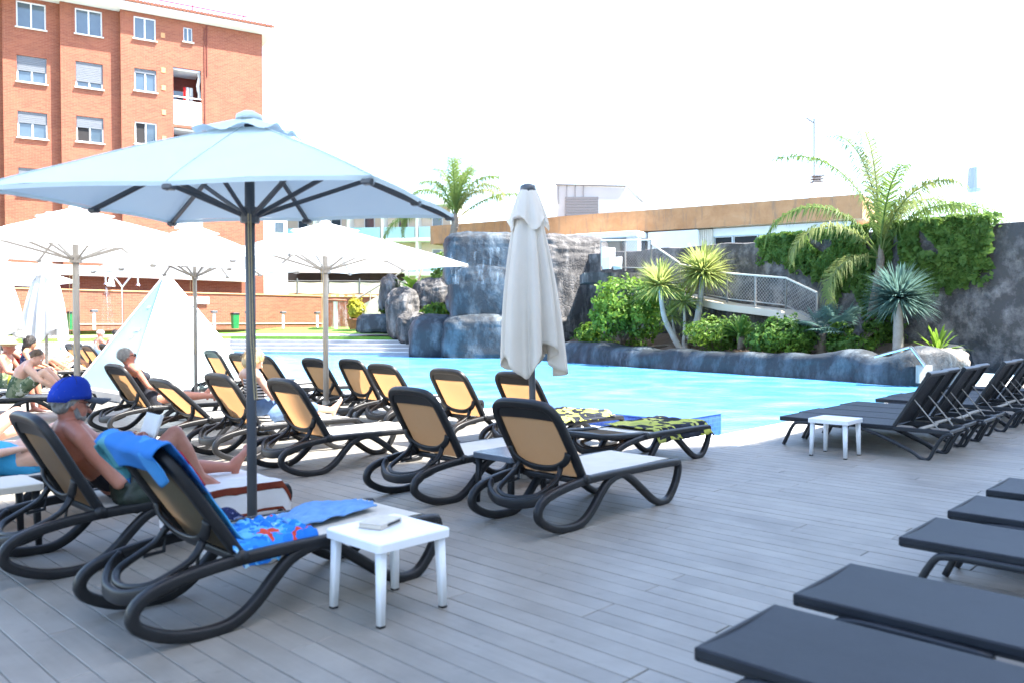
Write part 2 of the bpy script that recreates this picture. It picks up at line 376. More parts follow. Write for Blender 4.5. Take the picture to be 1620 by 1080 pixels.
for u, w, L in planks:
    c = uw(u, w)
    lim = 0.66 * (c.y + 1.6) + 1.2
    vis.append((0 if (c.y > 2.2 and abs(c.x) < lim) else 1, c.length, (u, w, L)))
vis.sort(key=lambda t: (t[0], t[1]))
for q, (_, _, (u, w, L)) in enumerate(vis[:300]):
    o = bpy.data.objects.new('plank', plank_mesh(L)); col.objects.link(o); o.parent = deck
    o.location = uw(u, w, rnd.uniform(-0.0012, 0.0012)); o.rotation_euler = (0, 0, ROT_U)
r_ = MB()
for _, _, (u, w, L) in vis[300:]:
    c = uw(u, w); mt = Matrix.Translation(c) @ Matrix.Rotation(ROT_U, 4, 'Z')
    r_.box((0, 0, -0.0115 + rnd.uniform(-0.001, 0.001)), (BW, L - 0.005, 0.023), mt)
struct(r_.build('planks_beyond', M['plank'], deck), 'stuff')

# ---------------- pool
def watermat():
    m, nt, n, l, p = _mat('pool_water'); vec = coords(n, l)
    big = noise_tex(n, l, vec, 0.10, 3); d = noise_tex(n, l, vec, 0.9, 3)
    mv = n.new('ShaderNodeMapping'); mv.inputs['Scale'].default_value = (1.0, 1.0, 1.0); mv.inputs['Rotation'].default_value = (0, 0, 0.5)
    av = n.new('ShaderNodeMix'); av.data_type = 'VECTOR'; av.inputs[0].default_value = 0.12
    nz = n.new('ShaderNodeTexNoise'); nz.inputs['Scale'].default_value = 1.6; l.new(vec, nz.inputs['Vector'])
    l.new(vec, av.inputs[4]); l.new(nz.outputs['Color'], av.inputs[5]); l.new(av.outputs[1], mv.inputs[0])
    vo = n.new('ShaderNodeTexVoronoi'); vo.feature = 'SMOOTH_F1'; vo.inputs['Scale'].default_value = 1.5; l.new(mv.outputs[0], vo.inputs['Vector'])
    c = ramp(n, l, vo.outputs['Distance'], [(0.12, (0.055, 0.28, 0.60)), (0.42, (0.10, 0.39, 0.69)), (0.8, (0.34, 0.64, 0.83))])  # cell pattern paints caustic-like light lines into the water colour
    c = mixc(n, l, 0.5, c, ramp(n, l, d, [(0.3, (0.055, 0.28, 0.62)), (0.7, (0.17, 0.48, 0.75))]))
    l.new(c, p.inputs['Base Color']); p.inputs['Roughness'].default_value = 0.07; p.inputs['Specular IOR Level'].default_value = 0.5
    h = noise_tex(n, l, coords(n, l, (1.0, 1.6, 1)), 4.2, 4, 0.6, 0.6); bump(n, l, h, 0.3, 0.08, p); return m
M['water'] = watermat()
w_ = MB()
wp = [uw(POOL_U + 0.1, POOL_W + 0.1), uw(40, POOL_W + 0.1), V((4, 48, 0)), V((-20, 46, 0)), uw(POOL_U + 0.1, 27)]
w_.add([(v.x, v.y, -0.12) for v in wp], [tuple(range(len(wp)))])
struct(w_.build('pool_water', M['water']))
cp = empty('pool_coping'); struct(cp)
rn2 = random.Random(5)
def coping_run(a, b_, inward, wid=0.62):
    """a run of stone slabs from a to b_"""
    d = (b_ - a); n = max(1, round(d.length / 0.6)); t = d.normalized(); rz = math.atan2(t.y, t.x)
    L = d.length / n; me = MB(); me.bbox((0, wid / 2, -0.155), (L - 0.006, wid, 0.33), 0.012); me = me.mesh('slab', M['coping'])
    for k in range(n):
        o = bpy.data.objects.new('slab', me); col.objects.link(o); o.parent = cp
        o.location = a + t * (L * (k + 0.5)) + V((0, 0, rn2.uniform(-0.002, 0.002))); o.rotation_euler = (0, 0, rz)
coping_run(uw(POOL_U + 0.62, POOL_W), uw(28, POOL_W), W)
coping_run(uw(POOL_U, 27), uw(POOL_U, POOL_W), U)
# blue tiled spa wall standing in the near corner of the pool
def tilemat(name, c1, c2, s):
    m, nt, n, l, p = _mat(name)
    tc = n.new('ShaderNodeTexCoord'); sx = n.new('ShaderNodeSeparateXYZ'); cb = n.new('ShaderNodeCombineXYZ'); ad = n.new('ShaderNodeMath')
    l.new(tc.outputs['Object'], sx.inputs[0]); l.new(sx.outputs[0], ad.inputs[0]); l.new(sx.outputs[1], ad.inputs[1]); l.new(ad.outputs[0], cb.inputs[0]); l.new(sx.outputs[2], cb.inputs[1])
    b = n.new('ShaderNodeTexBrick'); l.new(cb.outputs[0], b.inputs['Vector']); b.offset = 0
    b.inputs['Scale'].default_value = 1; b.inputs['Brick Width'].default_value = s; b.inputs['Row Height'].default_value = s; b.inputs['Mortar Size'].default_value = s * 0.06
    b.inputs['Color1'].default_value = (*c1, 1); b.inputs['Color2'].default_value = (*c2, 1); b.inputs['Mortar'].default_value = (0.05, 0.12, 0.32, 1)
    l.new(b.outputs['Color'], p.inputs['Base Color']); p.inputs['Roughness'].default_value = 0.45; p.inputs['Specular IOR Level'].default_value = 0.3; return m
M['bluetile'] = tilemat('blue_mosaic', (0.018, 0.055, 0.26), (0.03, 0.09, 0.34), 0.06)
sp = empty('spa_wall', uw(10.0, 7.6, -0.4), ROT_U, 'low blue mosaic tiled wall rising from the pool beside the yellow towel lounger', 'pool wall')
t_ = MB(); t_.bbox((-0.1, 0, 0.29), (1.15, 3.4, 0.58), 0.01); t_.build('tiled_wall', M['bluetile'], sp)
t_ = MB(); t_.bbox((-0.1, 0, 0.592), (1.17, 3.42, 0.022), 0.01); t_.build('cap_tiles', M['bluetile'], sp)

# ---------------- far bank: steps, lawn
B0 = [V((-36, 18, 0)), V((-24.5, 30, 0)), V((-14.2, 41.2, 0)), V((-5.2, 39.2, 0)), V((2, 38, 0))]
OFF = [W, W, V((-0.3, 0.95, 0)), V((0.1, 1, 0)), V((0.1, 1, 0))]
def bank(k): return [p + o * k for p, o in zip(B0, OFF)]
far = [(14, 75), (-60, 75), (-60, 18)]
for i, z in enumerate((0.03, 0.2, 0.37, 0.54)):
    s_ = MB(); s_.prism([(p.x, p.y) for p in bank(0.6 * i)] + far, -0.41, z)
    struct(s_.build('step_tier', M['steps']))
    n_ = MB(); pts = [p + V((0, 0, z + 0.006)) for p in bank(0.6 * i - 0.02)]
    n_.sweep([p - V((0, 0, 0.012)) for p in pts], [(0.018, 0.03), (-0.018, 0.03), (-0.018, -0.03), (0.018, -0.03)], V((0, 0, 1)))
    struct(n_.build('step_edge', M['coping']))
s_ = MB(); s_.prism([(p.x, p.y) for p in bank(2.3)] + far, -0.4, 0.70); struct(s_.build('lawn', M['lawn']))
s_ = MB()
A = bank(3.3); Bk = bank(4.4)
s_.add([(p.x, p.y, 0.715) for p in A] + [(p.x, p.y, 0.80) for p in Bk], [(i, i + 1, 6 + i, 5 + i) for i in range(4)])
struct(s_.build('path', M['steps']))
s_ = MB(); A = bank(4.4); Bk = [p + o * 14 for p, o in zip(B0, OFF)]
s_.add([(p.x, p.y, 0.79) for p in A] + [(p.x, p.y, 1.12) for p in bank(7.5)] + [(p.x, p.y, 1.13) for p in Bk], [(i + r * 5, i + 1 + r * 5, 6 + i + r * 5, 5 + i + r * 5) for r in range(2) for i in range(4)])
struct(s_.build('lawn', M['lawn']))

# ---------------- low brick boundary wall behind the lawn
WA = V((-11.6, 50.0, 1.05)); wall_rz = ROT_U
bw = empty('brick_wall', WA, wall_rz, 'long low red brick wall with a stone cap behind the far lawn', 'wall')
t_ = MB(); t_.box((-16, 0.15, 0.95), (32, 0.3, 1.95)); t_.build('brickwork', M['brick'], bw)
t_ = MB(); t_.bbox((-16, 0.15, 1.965), (32.1, 0.42, 0.07), 0.01); t_.build('cap', M['stucco_o'], bw)
t_ = MB(); t_.bbox((-16, -0.03, 0.3), (32, 0.05, 0.05), 0.01); t_.build('base_moulding', M['stucco_c'], bw)
t_ = MB(); t_.box((-25.4, -0.1, 0.75), (4.2, 0.2, 1.5)); t_.build('pier', M['brick'], bw)
# brick part right of the white stepped water feature
b2 = empty('brick_wall', WA + U * 0.02, 0.0, 'short red brick wall section behind the yellow potted shrub', 'wall')
t_ = MB(); t_.box((2.9, 0.6, 0.95), (5.9, 0.3, 1.9)); t_.build('brickwork', M['brick'], b2)
t_ = MB(); t_.bbox((2.9, 0.6, 1.93), (5.9, 0.4, 0.06), 0.01); t_.build('cap', M['stucco_o'], b2)

# ---------------- brick apartment tower
TR = V((0.855, 0.519, 0)); TN = V((0.519, -0.855, 0)); T_RZ = math.atan2(TR.y, TR.x)
tw = empty('apartment_tower', (-25.8, 44.0, 0), T_RZ, 'tall red brick apartment block with white windows and a tiled roof edge', 'building')
# local frame: x along the facade, -y towards the pool, z up
H_T = 18.95
def wall_with_holes(x0, x1, yf, z0, z1, holes, depth, m, name='wall'):
    xs = sorted({x0, x1, *[h[0] for h in holes], *[h[1] for h in holes]}); zs = sorted({z0, z1, *[h[2] for h in holes], *[h[3] for h in holes]})
    q = MB()
    def hole(xa, xb, za, zb): return any(h[0] <= xa + 1e-6 and xb <= h[1] + 1e-6 and h[2] <= za + 1e-6 and zb <= h[3] + 1e-6 for h in holes)
    for i in range(len(xs) - 1):
        for j in range(len(zs) - 1):
            xa, xb, za, zb = xs[i], xs[i + 1], zs[j], zs[j + 1]
            if not hole(xa, xb, za, zb): q.add([(xa, yf, za), (xb, yf, za), (xb, yf, zb), (xa, yf, zb)], [(0, 1, 2, 3)])
    for xa, xb, za, zb in holes:
        d = yf + depth
        q.add([(xa, yf, za), (xb, yf, za), (xb, yf, zb), (xa, yf, zb), (xa, d, za), (xb, d, za), (xb, d, zb), (xa, d, zb)], [(0, 4, 5, 1), (1, 5, 6, 2), (2, 6, 7, 3), (3, 7, 4, 0)])
    q.add([(x0, yf, z0), (x0, yf + 9, z0), (x0, yf + 9, z1), (x0, yf, z1)], [(3, 2, 1, 0)])
    q.add([(x1, yf, z0), (x1, yf + 9, z0), (x1, yf + 9, z1), (x1, yf, z1)], [(0, 1, 2, 3)])
    return q.build(name, m, tw)
def window(x0, x1, z0, z1, yf, shut=0.0, openl=False, fr=0.07):
    """white sliding window: frame, two panes, optional roller shutter covering the top share"""
    y = yf + 0.14; q = MB()
    for c, d in (((x0 + fr / 2, y, (z0 + z1) / 2), (fr, 0.06, z1 - z0)), ((x1 - fr / 2, y, (z0 + z1) / 2), (fr, 0.06, z1 - z0)),
                 (((x0 + x1) / 2, y, z0 + fr / 2), (x1 - x0 - 2 * fr, 0.06, fr)), (((x0 + x1) / 2, y, z1 - fr / 2), (x1 - x0 - 2 * fr, 0.06, fr)),
                 (((x0 + x1) / 2, y, (z0 + z1) / 2), (fr * 1.1, 0.06, z1 - z0 - 2 * fr))): q.box(c, d)
    f = q.build('window', M['frame_w'], tw)
    xm = (x0 + x1) / 2
    for k, (a, c) in enumerate(((x0 + fr, xm - fr * 0.55), (xm + fr * 0.55, x1 - fr))):
        q = MB(); q.box(((a + c) / 2, y + 0.02, (z0 + z1) / 2), (c - a, 0.012, z1 - z0 - 2 * fr)); q.build('pane', M['dark'] if (openl and k == 0) else M['glass'], f)
    if shut:
        h = (z1 - z0) * shut; q = MB(); nsl = max(3, int(h / 0.09))
        for k in range(nsl): q.bbox((xm, y - 0.055, z1 - fr * 0.3 - (k + 0.5) * h / nsl), (x1 - x0 - 0.03, 0.03, h / nsl - 0.006), 0.004)
        q.build('roller_shutter', M['shutter'], f)
    q = MB(); q.bbox((xm, yf - 0.03, z0 - 0.035), (x1 - x0 + 0.14, 0.2, 0.05), 0.008); q.build('sill', M['stucco_w'], f)
rows = [18.78, 15.85, 12.85, 9.8, 6.8, 3.8]
bays = [(-9.0, -1.15, 1.35, []), (-1.15, 1.55, 0.9, [(-0.5, 0.9)]), (1.55, 4.5, 0.45, [(2.28, 3.63)])]
shA = [0, .55, .42, .35, .3, .2]; shB = [0, .75, .42, .3, .5, 0]
for x0, x1, yf, cols in bays:
    holes = [(c[0], c[1], z - 1.42, z) for c in cols for z in rows]
    wall_with_holes(x0, x1, yf, 0, H_T, holes, 0.2, M['brick'])
    for c in cols:
        for i, z in enumerate(rows): window(c[0], c[1], z - 1.42, z, yf, (shA if x0 < 0 else shB)[i], x0 > 0 and i == 2)
holesC = [(5.19, 6.35, z - 1.3, z - 0.03) for z in rows]
holesC += [(7.83, 8.33, 17.75, 18.6)]
balc = [(7.25, 8.79, 12.9, 16.2), (7.25, 8.79, 9.87, 12.75), (7.25, 8.79, 6.85, 9.72)]
wall_with_holes(4.5, 12.35, 0, 0, H_T, holesC + balc, 0.2, M['brick'])
for i, z in enumerate(rows): window(5.19, 6.35, z - 1.3, z - 0.03, 0, (0, .18, 0, .3, .2, 0)[i], i == 2)
window(7.83, 8.33, 17.75, 18.6, 0, fr=0.05)
for i, (x0, x1, z0, z1) in enumerate(balc):
    q = MB()
    q.add([(x0, 0.2, z0), (x1, 0.2, z0), (x1, 1.7, z0), (x0, 1.7, z0), (x0, 0.2, z1), (x1, 0.2, z1), (x1, 1.7, z1), (x0, 1.7, z1)], [(3, 2, 6, 7), (0, 3, 7, 4), (2, 1, 5, 6)])
    bal = q.build('balcony', M['brickd'], tw)
    q = MB(); q.box(((x0 + x1) / 2, 0.95, z1 - 0.06), (x1 - x0 - 0.01, 1.5, 0.1)); q.build('ceiling_slab', M['stucco_w'], bal)
    q = MB(); q.box(((x0 + x1) / 2, 0.85, z0 + 0.05), (x1 - x0 - 0.01, 1.7, 0.1)); q.build('floor_slab', M['stucco_w'], bal)
    q = MB(); q.bbox(((x0 + x1) / 2, 0.04, z0 + 0.72), (x1 - x0 + 0.02, 0.1, 1.4), 0.01); q.build('parapet', M['stucco_w'], bal)
    q = MB(); q.tube([(x0, 0.04, z0 + 1.62), (x1, 0.04, z0 + 1.62)], 0.035, 8); q.build('handrail', M['frame_w'], bal)
    q = MB(); q.box((x0 + 0.45, 1.66, z0 + 1.3), (0.8, 0.06, 2.1)); q.build('balcony_door', M['glass'], bal)
    if i == 0:
        q = MB(); q.grid(lambda a, c: V((x1 - 0.22 + 0.2 * a + 0.05 * sin(9 * c), 0.14 + 0.05 * sin(a * 22), z1 - 0.15 - c * 1.5)), 24, 6); q.build('curtain', M['curtain'], bal, True)
        for k, (a, mm) in enumerate(((0.62, 'redcloth'), (0.78, 'curtain'), (0.98, 'curtain'))):
            q = MB(); q.grid(lambda s, c, a=a: V((x0 + a + 0.18 * s, 0.5 + 0.04 * sin(s * 9), z0 + 2.35 - 0.9 * c)), 8, 6); q.build('laundry', M[mm], bal, True)
q = MB(); q.bbox((8.98, -0.03, 14.1), (0.04, 0.04, 9.2), 0.005); q.bbox((9.12, -0.03, 17.4), (0.05, 0.05, 3.0), 0.005); q.build('drain_pipe', M['brickd'], tw)
for z in (17.9, 15.9, 14.9, 12.0, 13.5):
    q = MB(); q.bbox((6.72, -0.01, z), (0.22, 0.04, 0.28), 0.01); q.build('vent_plate', M['stucco_o'], tw)
# roof: soffit slab, fascia, a row of tile ends
rf = MB(); rf.bbox((1.7, 4.0, H_T + 0.17), (22.6, 9.2, 0.3), 0.02); rf = rf.build('roof', M['stucco_w'], tw)
q = MB()
for k in range(118):
    x = -9.5 + k * 0.19
    q.tube([(x, -0.66, H_T + 0.38), (x, 0.6, H_T + 0.62)], 0.095, 8, V((1, 0, 0)))
q.box((1.7, 0.35, H_T + 0.40), (22.5, 1.9, 0.1)); q.build('roof_tiles', M['tile'], rf); rf.children[0]['kind'] = 'stuff'
q = MB(); q.tube([(-9, 0.3, H_T + 1.1), (11.6, 0.3, H_T + 1.0)], 0.03, 6)
for k in range(8): q.tube([(-9 + k * 2.9, 0.3, H_T + 0.5), (-9 + k * 2.9, 0.3, H_T + 1.1)], 0.025, 6)
q.build('roof_rail', M['redcloth'], rf)
# white party wall just right of the tower
q = MB(); q.box((13.1, 2.6, 3.2), (1.5, 5.0, 10.4)); q.build('side_wing', M['stucco_w'], tw)
q = MB(); q.box((13.35, 0.08, 7.3), (0.5, 0.08, 0.6)); q.build('side_window', M['glass'], tw)
# brick entrance pavilion behind the wall
pv = empty('brick_pavilion', WA + U * -12.5 + W * 1.2, wall_rz, 'low dark brick pavilion with a flat roof behind the long brick wall', 'building')
q = MB(); q.box((0, 1.2, 1.35), (16, 2.0, 2.7)); q.build('wall', M['brick'], pv)
q = MB(); q.box((-3.0, 0.15, 1.7), (4.2, 0.12, 1.7)); q.build('recess', M['brickd'], pv)
q = MB(); q.bbox((0, 0.9, 2.95), (16.4, 3.0, 0.5), 0.02); q.build('roof', M['stucco_w'], pv)

M['stucco_pale'] = mat('pale_peach_stucco', (0.74, 0.62, 0.50), (0.68, 0.56, 0.45), 0.9, 1, 0.1)
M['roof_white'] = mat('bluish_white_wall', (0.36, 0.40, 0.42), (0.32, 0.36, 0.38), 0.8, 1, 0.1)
# ---------------- far hotel with balconies, between tower and rock
ht = empty('far_hotel', at(560, 508, 74), -0.12, 'pale orange hotel with white balconies and blue glass rails far behind the umbrellas', 'building')
q = MB(); q.box((0, 4, 5.4), (19, 8, 9.4)); q.build('wall', M['stucco_pale'], ht)
q = MB(); q.bbox((0, 3.4, 10.3), (19.6, 10, 0.4), 0.02); q.build('roof', M['stucco_w'], ht)
for fl in range(3):
    z = 1.0 + fl * 3.0
    q = MB(); q.bbox((0, -0.7, z + 0.1), (18.6, 1.5, 0.28), 0.02); q.build('balcony_slab', M['stucco_w'], ht)
    for k in range(6):
        x = -7.8 + k * 3.1
        q = MB(); q.box((x, -1.4, z + 0.75), (2.7, 0.05, 0.95)); q.build('balcony_glass', M['glass_b'], ht)
        q = MB(); q.bbox((x, 0.0, z + 1.35), (1.0, 0.1, 2.1), 0.02); f = q.build('window', M['frame_w'], ht)
        q = MB(); q.box((x, -0.06, z + 1.35), (0.8, 0.04, 1.9)); q.build('pane', M['glass'], f)
    for k in range(7):
        q = MB(); q.box((-9.35 + k * 3.1, -0.7, z + 1.6), (0.22, 1.4, 2.7)); q.build('partition', M['stucco_w'], ht)

# ---------------- terrace restaurant above the brick wall
tr = empty('terrace', at(520, 508, 56), 0.06, 'shaded terrace with fabric rail panels above the brick wall', 'terrace')
q = MB(); q.box((0, 3, 0.4), (9.2, 6, 2.9)); q.build('terrace_floor', M['stucco_o'], tr)
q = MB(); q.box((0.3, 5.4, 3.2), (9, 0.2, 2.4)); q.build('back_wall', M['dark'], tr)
q = MB(); q.bbox((1.0, 2.8, 3.65), (8, 5, 0.16), 0.02); q.build('awning', M['canvas'], tr)
for k in range(5):
    x = -4.2 + k * 2.1
    q = MB(); q.tube([(x, 0, 1.8), (x, 0, 2.9)], 0.04, 6); q.build('rail_post', M['pole_d'], tr)
    if k < 4:
        q = MB(); q.grid(lambda a, c, x=x: V((x + 0.06 + a * 1.98, 0.03 * sin(a * 7), 1.9 + c * 0.75 - 0.05 * sin(a * pi))), 8, 2); q.build('rail_panel', M['stucco_c'], tr)
q = MB(); q.tube([(-4.2, 0, 2.72), (4.3, 0, 2.72)], 0.035, 6); q.build('handrail', M['pole_d'], tr)
for k in range(9):
    q = MB(); q.box((-0.2 + k * 0.55, -0.08, 1.55), (0.3, 0.1, 0.42)); q.build('fascia_block', M['stucco_c' if k % 2 else 'stucco_w'], tr)
# stair with sloped rail climbing from the potted shrub to the terrace
st = empty('outdoor_stair', at(590, 500, 49), 0.0, 'pink sided outdoor stair with sloping handrail beside the boulders', 'stair')
q = MB(); q.add([(-1.4, 0, -0.3), (2.0, 0, -0.3), (2.0, 0, 2.2), (-1.4, 0, 0.2), (-1.4, 0.25, -0.3), (2.0, 0.25, -0.3), (2.0, 0.25, 2.2), (-1.4, 0.25, 0.2)],
      [(0, 1, 2, 3), (7, 6, 5, 4), (3, 2, 6, 7), (0, 3, 7, 4), (1, 5, 6, 2)]); q.build('side_wall', M['stucco_c'], st)
q = MB(); q.tube([(-1.4, -0.05, 0.75), (2.4, -0.05, 3.0)], 0.05, 8); q.build('handrail', M['pole_l'], st)
for k in range(4):
    x = -1.3 + k * 1.15; q = MB(); q.tube([(x, -0.05, 0.3 + (x + 1.4) * 0.59 - 0.1), (x, -0.05, 0.78 + (x + 1.4) * 0.59)], 0.035, 6); q.build('rail_post', M['pole_l'], st)

# ---------------- long flat orange building on the right
OA, OB = at(690, 360, 46.0), at(1368, 310, 34.5)
od = V((OB.x - OA.x, OB.y - OA.y, 0)); oL = od.length; o_rz = math.atan2(od.y, od.x); ZT = 6.75
ob = empty('flat_building', (OA.x, OA.y, 0), o_rz, 'long flat roofed building with stained orange fascia behind the rock wall', 'building')
q = MB()
q.grid(lambda a, c: V((a * oL, -0.55 + 0.02 * noise.noise(V((a * oL, c, 3))), ZT - 1.0 + c * 1.0)), 60, 4)
q.add([(0, -0.55, ZT), (oL, -0.55, ZT), (oL, 6, ZT), (0, 6, ZT)], [(0, 1, 2, 3)]); q.add([(0, -0.55, ZT - 1), (oL, -0.55, ZT - 1), (oL, 6, ZT - 1), (0, 6, ZT - 1)], [(3, 2, 1, 0)])
q.add([(0, -0.55, ZT - 1), (0, 6, ZT - 1), (0, 6, ZT), (0, -0.55, ZT)], [(3, 2, 1, 0)]); q.add([(oL, -0.55, ZT - 1), (oL, 6, ZT - 1), (oL, 6, ZT), (oL, -0.55, ZT)], [(0, 1, 2, 3)])
def stainmat():
    m, nt, n, l, p = _mat('stained_orange_fascia'); vec = coords(n, l)
    a = noise_tex(n, l, vec, 1.1, 9, 0.7, 0.5); d = noise_tex(n, l, coords(n, l, (2.5, 1, 0.35)), 1.6, 8, 0.75)
    c = ramp(n, l, a, [(0.3, (0.36, 0.17, 0.07)), (0.6, (0.46, 0.24, 0.11)), (0.8, (0.50, 0.31, 0.17))])
    c = mixc(n, l, ramp(n, l, d, [(0.52, (0, 0, 0)), (0.70, (1, 1, 1))]), c, (0.22, 0.15, 0.10)); l.new(c, p.inputs['Base Color']); p.inputs['Roughness'].default_value = 0.9
    bump(n, l, a, 0.3, 0.03, p); return m
M['stain'] = stainmat()
q.build('fascia', M['stain'], ob)
q = MB(); q.box((oL * 0.5, 3, (ZT - 1) / 2), (oL - 1.2, 5.4, ZT - 1.02)); q.build('wall', M['stucco_c'], ob)
def oxat(px):  # distance along the building that shows at column px
    t = (px - CX) / F; d = od.normalized(); return (t * OA.y - OA.x) / (d.x - t * d.y)
for a, c, z0, z1, mm in ((1030, 1108, 3.2, 5.7, 'stucco_w'),):
    x0, x1 = oxat(a), oxat(c); q = MB(); q.bbox(((x0 + x1) / 2, -0.1, (z0 + z1) / 2), (x1 - x0, 0.8, z1 - z0), 0.02); q.build('panel_wall', M[mm], ob)
q = MB(); x0, x1 = oxat(1108), oxat(1128)
for k in range(7): q.box((x0 + (k + 0.5) * (x1 - x0) / 7, -0.02, 4.5), ((x1 - x0) / 7 - 0.02, 0.5, 2.4))
q.build('ribbed_panel', M['stucco_c'], ob)
xs = [oxat(v) for v in (1128, 1158, 1198, 1222, 1262, 1290, 1318, 1352)]
q = MB(); q.bbox(((xs[0] + xs[-1]) / 2, 0.1, 5.55), (xs[-1] - xs[0], 0.35, 0.36), 0.01); q.build('window_header', M['stucco_w'], ob)
for a, c in zip(xs[:-1], xs[1:]):
    q = MB(); q.bbox(((a + c) / 2, 0.14, 4.95), (c - a - 0.04, 0.1, 0.84), 0.01); f = q.build('window', M['frame_w'], ob)
    q = MB(); q.box(((a + c) / 2, 0.08, 4.95), (c - a - 0.14, 0.04, 0.74)); q.build('pane', M['dark'], f)
# white porch under the fascia
x0, x1 = oxat(890), oxat(1028)
q = MB(); q.bbox(((x0 + x1) / 2, -0.9, 5.55), (x1 - x0, 1.5, 0.28), 0.02); q.build('porch_roof', M['frame_w'], ob)
q = MB(); q.bbox((x1 - 0.35, -1.2, 4.2), (0.6, 0.4, 2.6), 0.02); q.build('porch_pillar', M['frame_w'], ob)
q = MB(); q.box((x0 + 1.7, -0.3, 4.2), (3.2, 0.1, 2.4)); q.build('porch_wall', M['stucco_c'], ob)
q = MB(); q.box((x0 + 4.0, -0.3, 4.2), (1.2, 0.1, 2.4)); q.build('porch_door', M['glass'], ob)
# white rooftop cube with grey cladding
ra, rb = at(880, 345, 50), at(988, 345, 50)
rc = empty('rooftop_house', (ra.x, 50, 0), -0.05, 'white rooftop box with a grey clad panel above the orange fascia', 'building')
Lr = rb.x - ra.x
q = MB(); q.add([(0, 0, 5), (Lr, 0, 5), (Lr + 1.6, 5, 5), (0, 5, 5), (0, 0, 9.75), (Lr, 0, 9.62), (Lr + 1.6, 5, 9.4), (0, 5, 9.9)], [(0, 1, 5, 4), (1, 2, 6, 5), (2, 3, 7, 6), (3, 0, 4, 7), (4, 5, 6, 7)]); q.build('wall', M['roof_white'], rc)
q = MB(); q.tube([(-0.05, -0.05, 9.78), (Lr + 0.05, -0.05, 9.65), (Lr + 1.65, 5, 9.42)], 0.05, 6); q.build('roof_edge', M['shutter'], rc)
q = MB()
for k in range(12): q.bbox((1.55, -0.05, 7.05 + k * 0.165 + 0.08), (2.0, 0.06, 0.155), 0.01)
q.build('cladding', M['shutter'], rc)
for k in range(2):
    q = MB(); q.box((1.28 + k * 0.62, -0.09, 7.6), (0.55, 0.03, 0.24)); q.build('slot_window', M['dark'], rc)
for k in range(4):
    q = MB(); q.tube([(0.15 + k * 0.5, -0.06, 8.6 + 0.2 * (k > 0)), (0.15 + k * 0.5, -0.06, 9.7)], 0.025, 6); q.build('pipe', M['shutter'], rc)

# ---------------- dark rock retaining wall on the right, closing the pool garden
def rough_wall(name, pts, z0, z1, thick, m, label, cat, seed=0, amp=0.16, nx=150, nz=34):
    P = [V((*p, 0)) if len(p) == 2 else V(p) for p in pts]
    cum = [0]
    for a, c in zip(P, P[1:]): cum.append(cum[-1] + (c - a).length)
    def pos(s):
        s *= cum[-1]
        for i in range(len(P) - 1):
            if s <= cum[i + 1] + 1e-6: return P[i].lerp(P[i + 1], (s - cum[i]) / (cum[i + 1] - cum[i])), (P[i + 1] - P[i]).normalized()
    q = MB()
    def fr(a, c):
        p, t = pos(a); n = V((t.y, -t.x, 0)); s = V((a * cum[-1], c * 4, seed))
        d = amp * noise.fractal(s * 0.55, 0.9, 2.0, 5) + 0.5 * amp * abs(noise.noise(s * 1.7))
        zt = z1[0] + (z1[1] - z1[0]) * a + 0.08 * noise.noise(V((a * cum[-1] * 0.7, seed, 0)))
        return p + n * d + V((0, 0, z0 + (zt - z0) * c))
    q.grid(fr, nx, nz)
    def tp(a, c):
        p, t = pos(a); n = V((t.y, -t.x, 0)); f = fr(a, 1.0); return f - n * (thick * c) + V((0, 0, 0.04 * sin(c * pi)))
    q.grid(tp, nx, 3)
    q.grid(lambda a, c: tp(a, 1.0) * 1.0 + V((0, 0, -(tp(a, 1.0).z - z0) * c)), nx, 2)
    o = q.build(name, m, None, True); tag(o, label, cat); return o
rough_wall('rock_wall', [(3.0, 37.5), (6.5, 33.0), (12.6, 24.6), (20.5, 17.0)], 0.0, (4.5, 4.15), 0.5, M['rock_wall'], 'tall dark grey rock face wall behind the planted bank', 'wall', 11, 0.22)

# ================================================================== ROCKS, PLANTING
def boulder(c, ax, seed, m, name='boulder', e=0.85, amp=0.14, n=56, mm=40, fr=1.0, parent=None, strata=0.0):
    q = MB(); q.ell((0, 0, 0), ax, n, mm, e); c = V(c); sz = (V(ax[0]).length + V(ax[2]).length) / 2; out = []
    for v in q.v:
        v = V(v); s = v / sz * 1.3 * fr + V((seed * 7.3, seed * 3.1, seed))
        k = amp * noise.fractal(s, 0.8, 2.1, 6) + amp * 0.5 * abs(noise.noise(s * 2.3)) - amp * 0.35 * max(0, noise.noise(s * 5.0))
        if strata:
            w_ = V((v.x * 1.1, v.y * 1.1, v.z * 3.4 + 0.5 * noise.noise(v * 0.8))) + V((seed, 0, 0)); k += strata * (abs(noise.noise(w_)) + 0.6 * noise.noise(w_ * 2.1) + 0.4 * abs(noise.noise(w_ * 4.3)))
        out.append(tuple(v * (1 + k)))
    q.v = out; o = q.build(name, m, parent, True, loc=c, weld=True); return o
def axes(rx, ry, rz, rot=0.0): return (V((rx * cos(rot), rx * sin(rot), 0)), V((-ry * sin(rot), ry * cos(rot), 0)), V((0, 0, rz)))
def pxblob(cx, cy, Y, rx, rz, ry, seed, m, parent=None, e=0.8, amp=0.13, rot=0.0, **kw):
    c = at(cx, cy, Y); k = Y / F
    o = boulder(c - (parent.location if parent else V((0, 0, 0))), axes(rx * k, ry, rz * k, rot), seed, m, e=e, amp=amp, parent=parent, **kw); return o
wf = empty('waterfall_rock', on(770, 566, -0.12), 0, 'big blue grey artificial rock with a waterfall ledge rising from the pool', 'rock')
pxblob(772, 416, 38.2, 68, 44, 1.8, 1, M['rock_wet_shade'], wf, 0.35, 0.05, n=90, mm=70, strata=0.02)
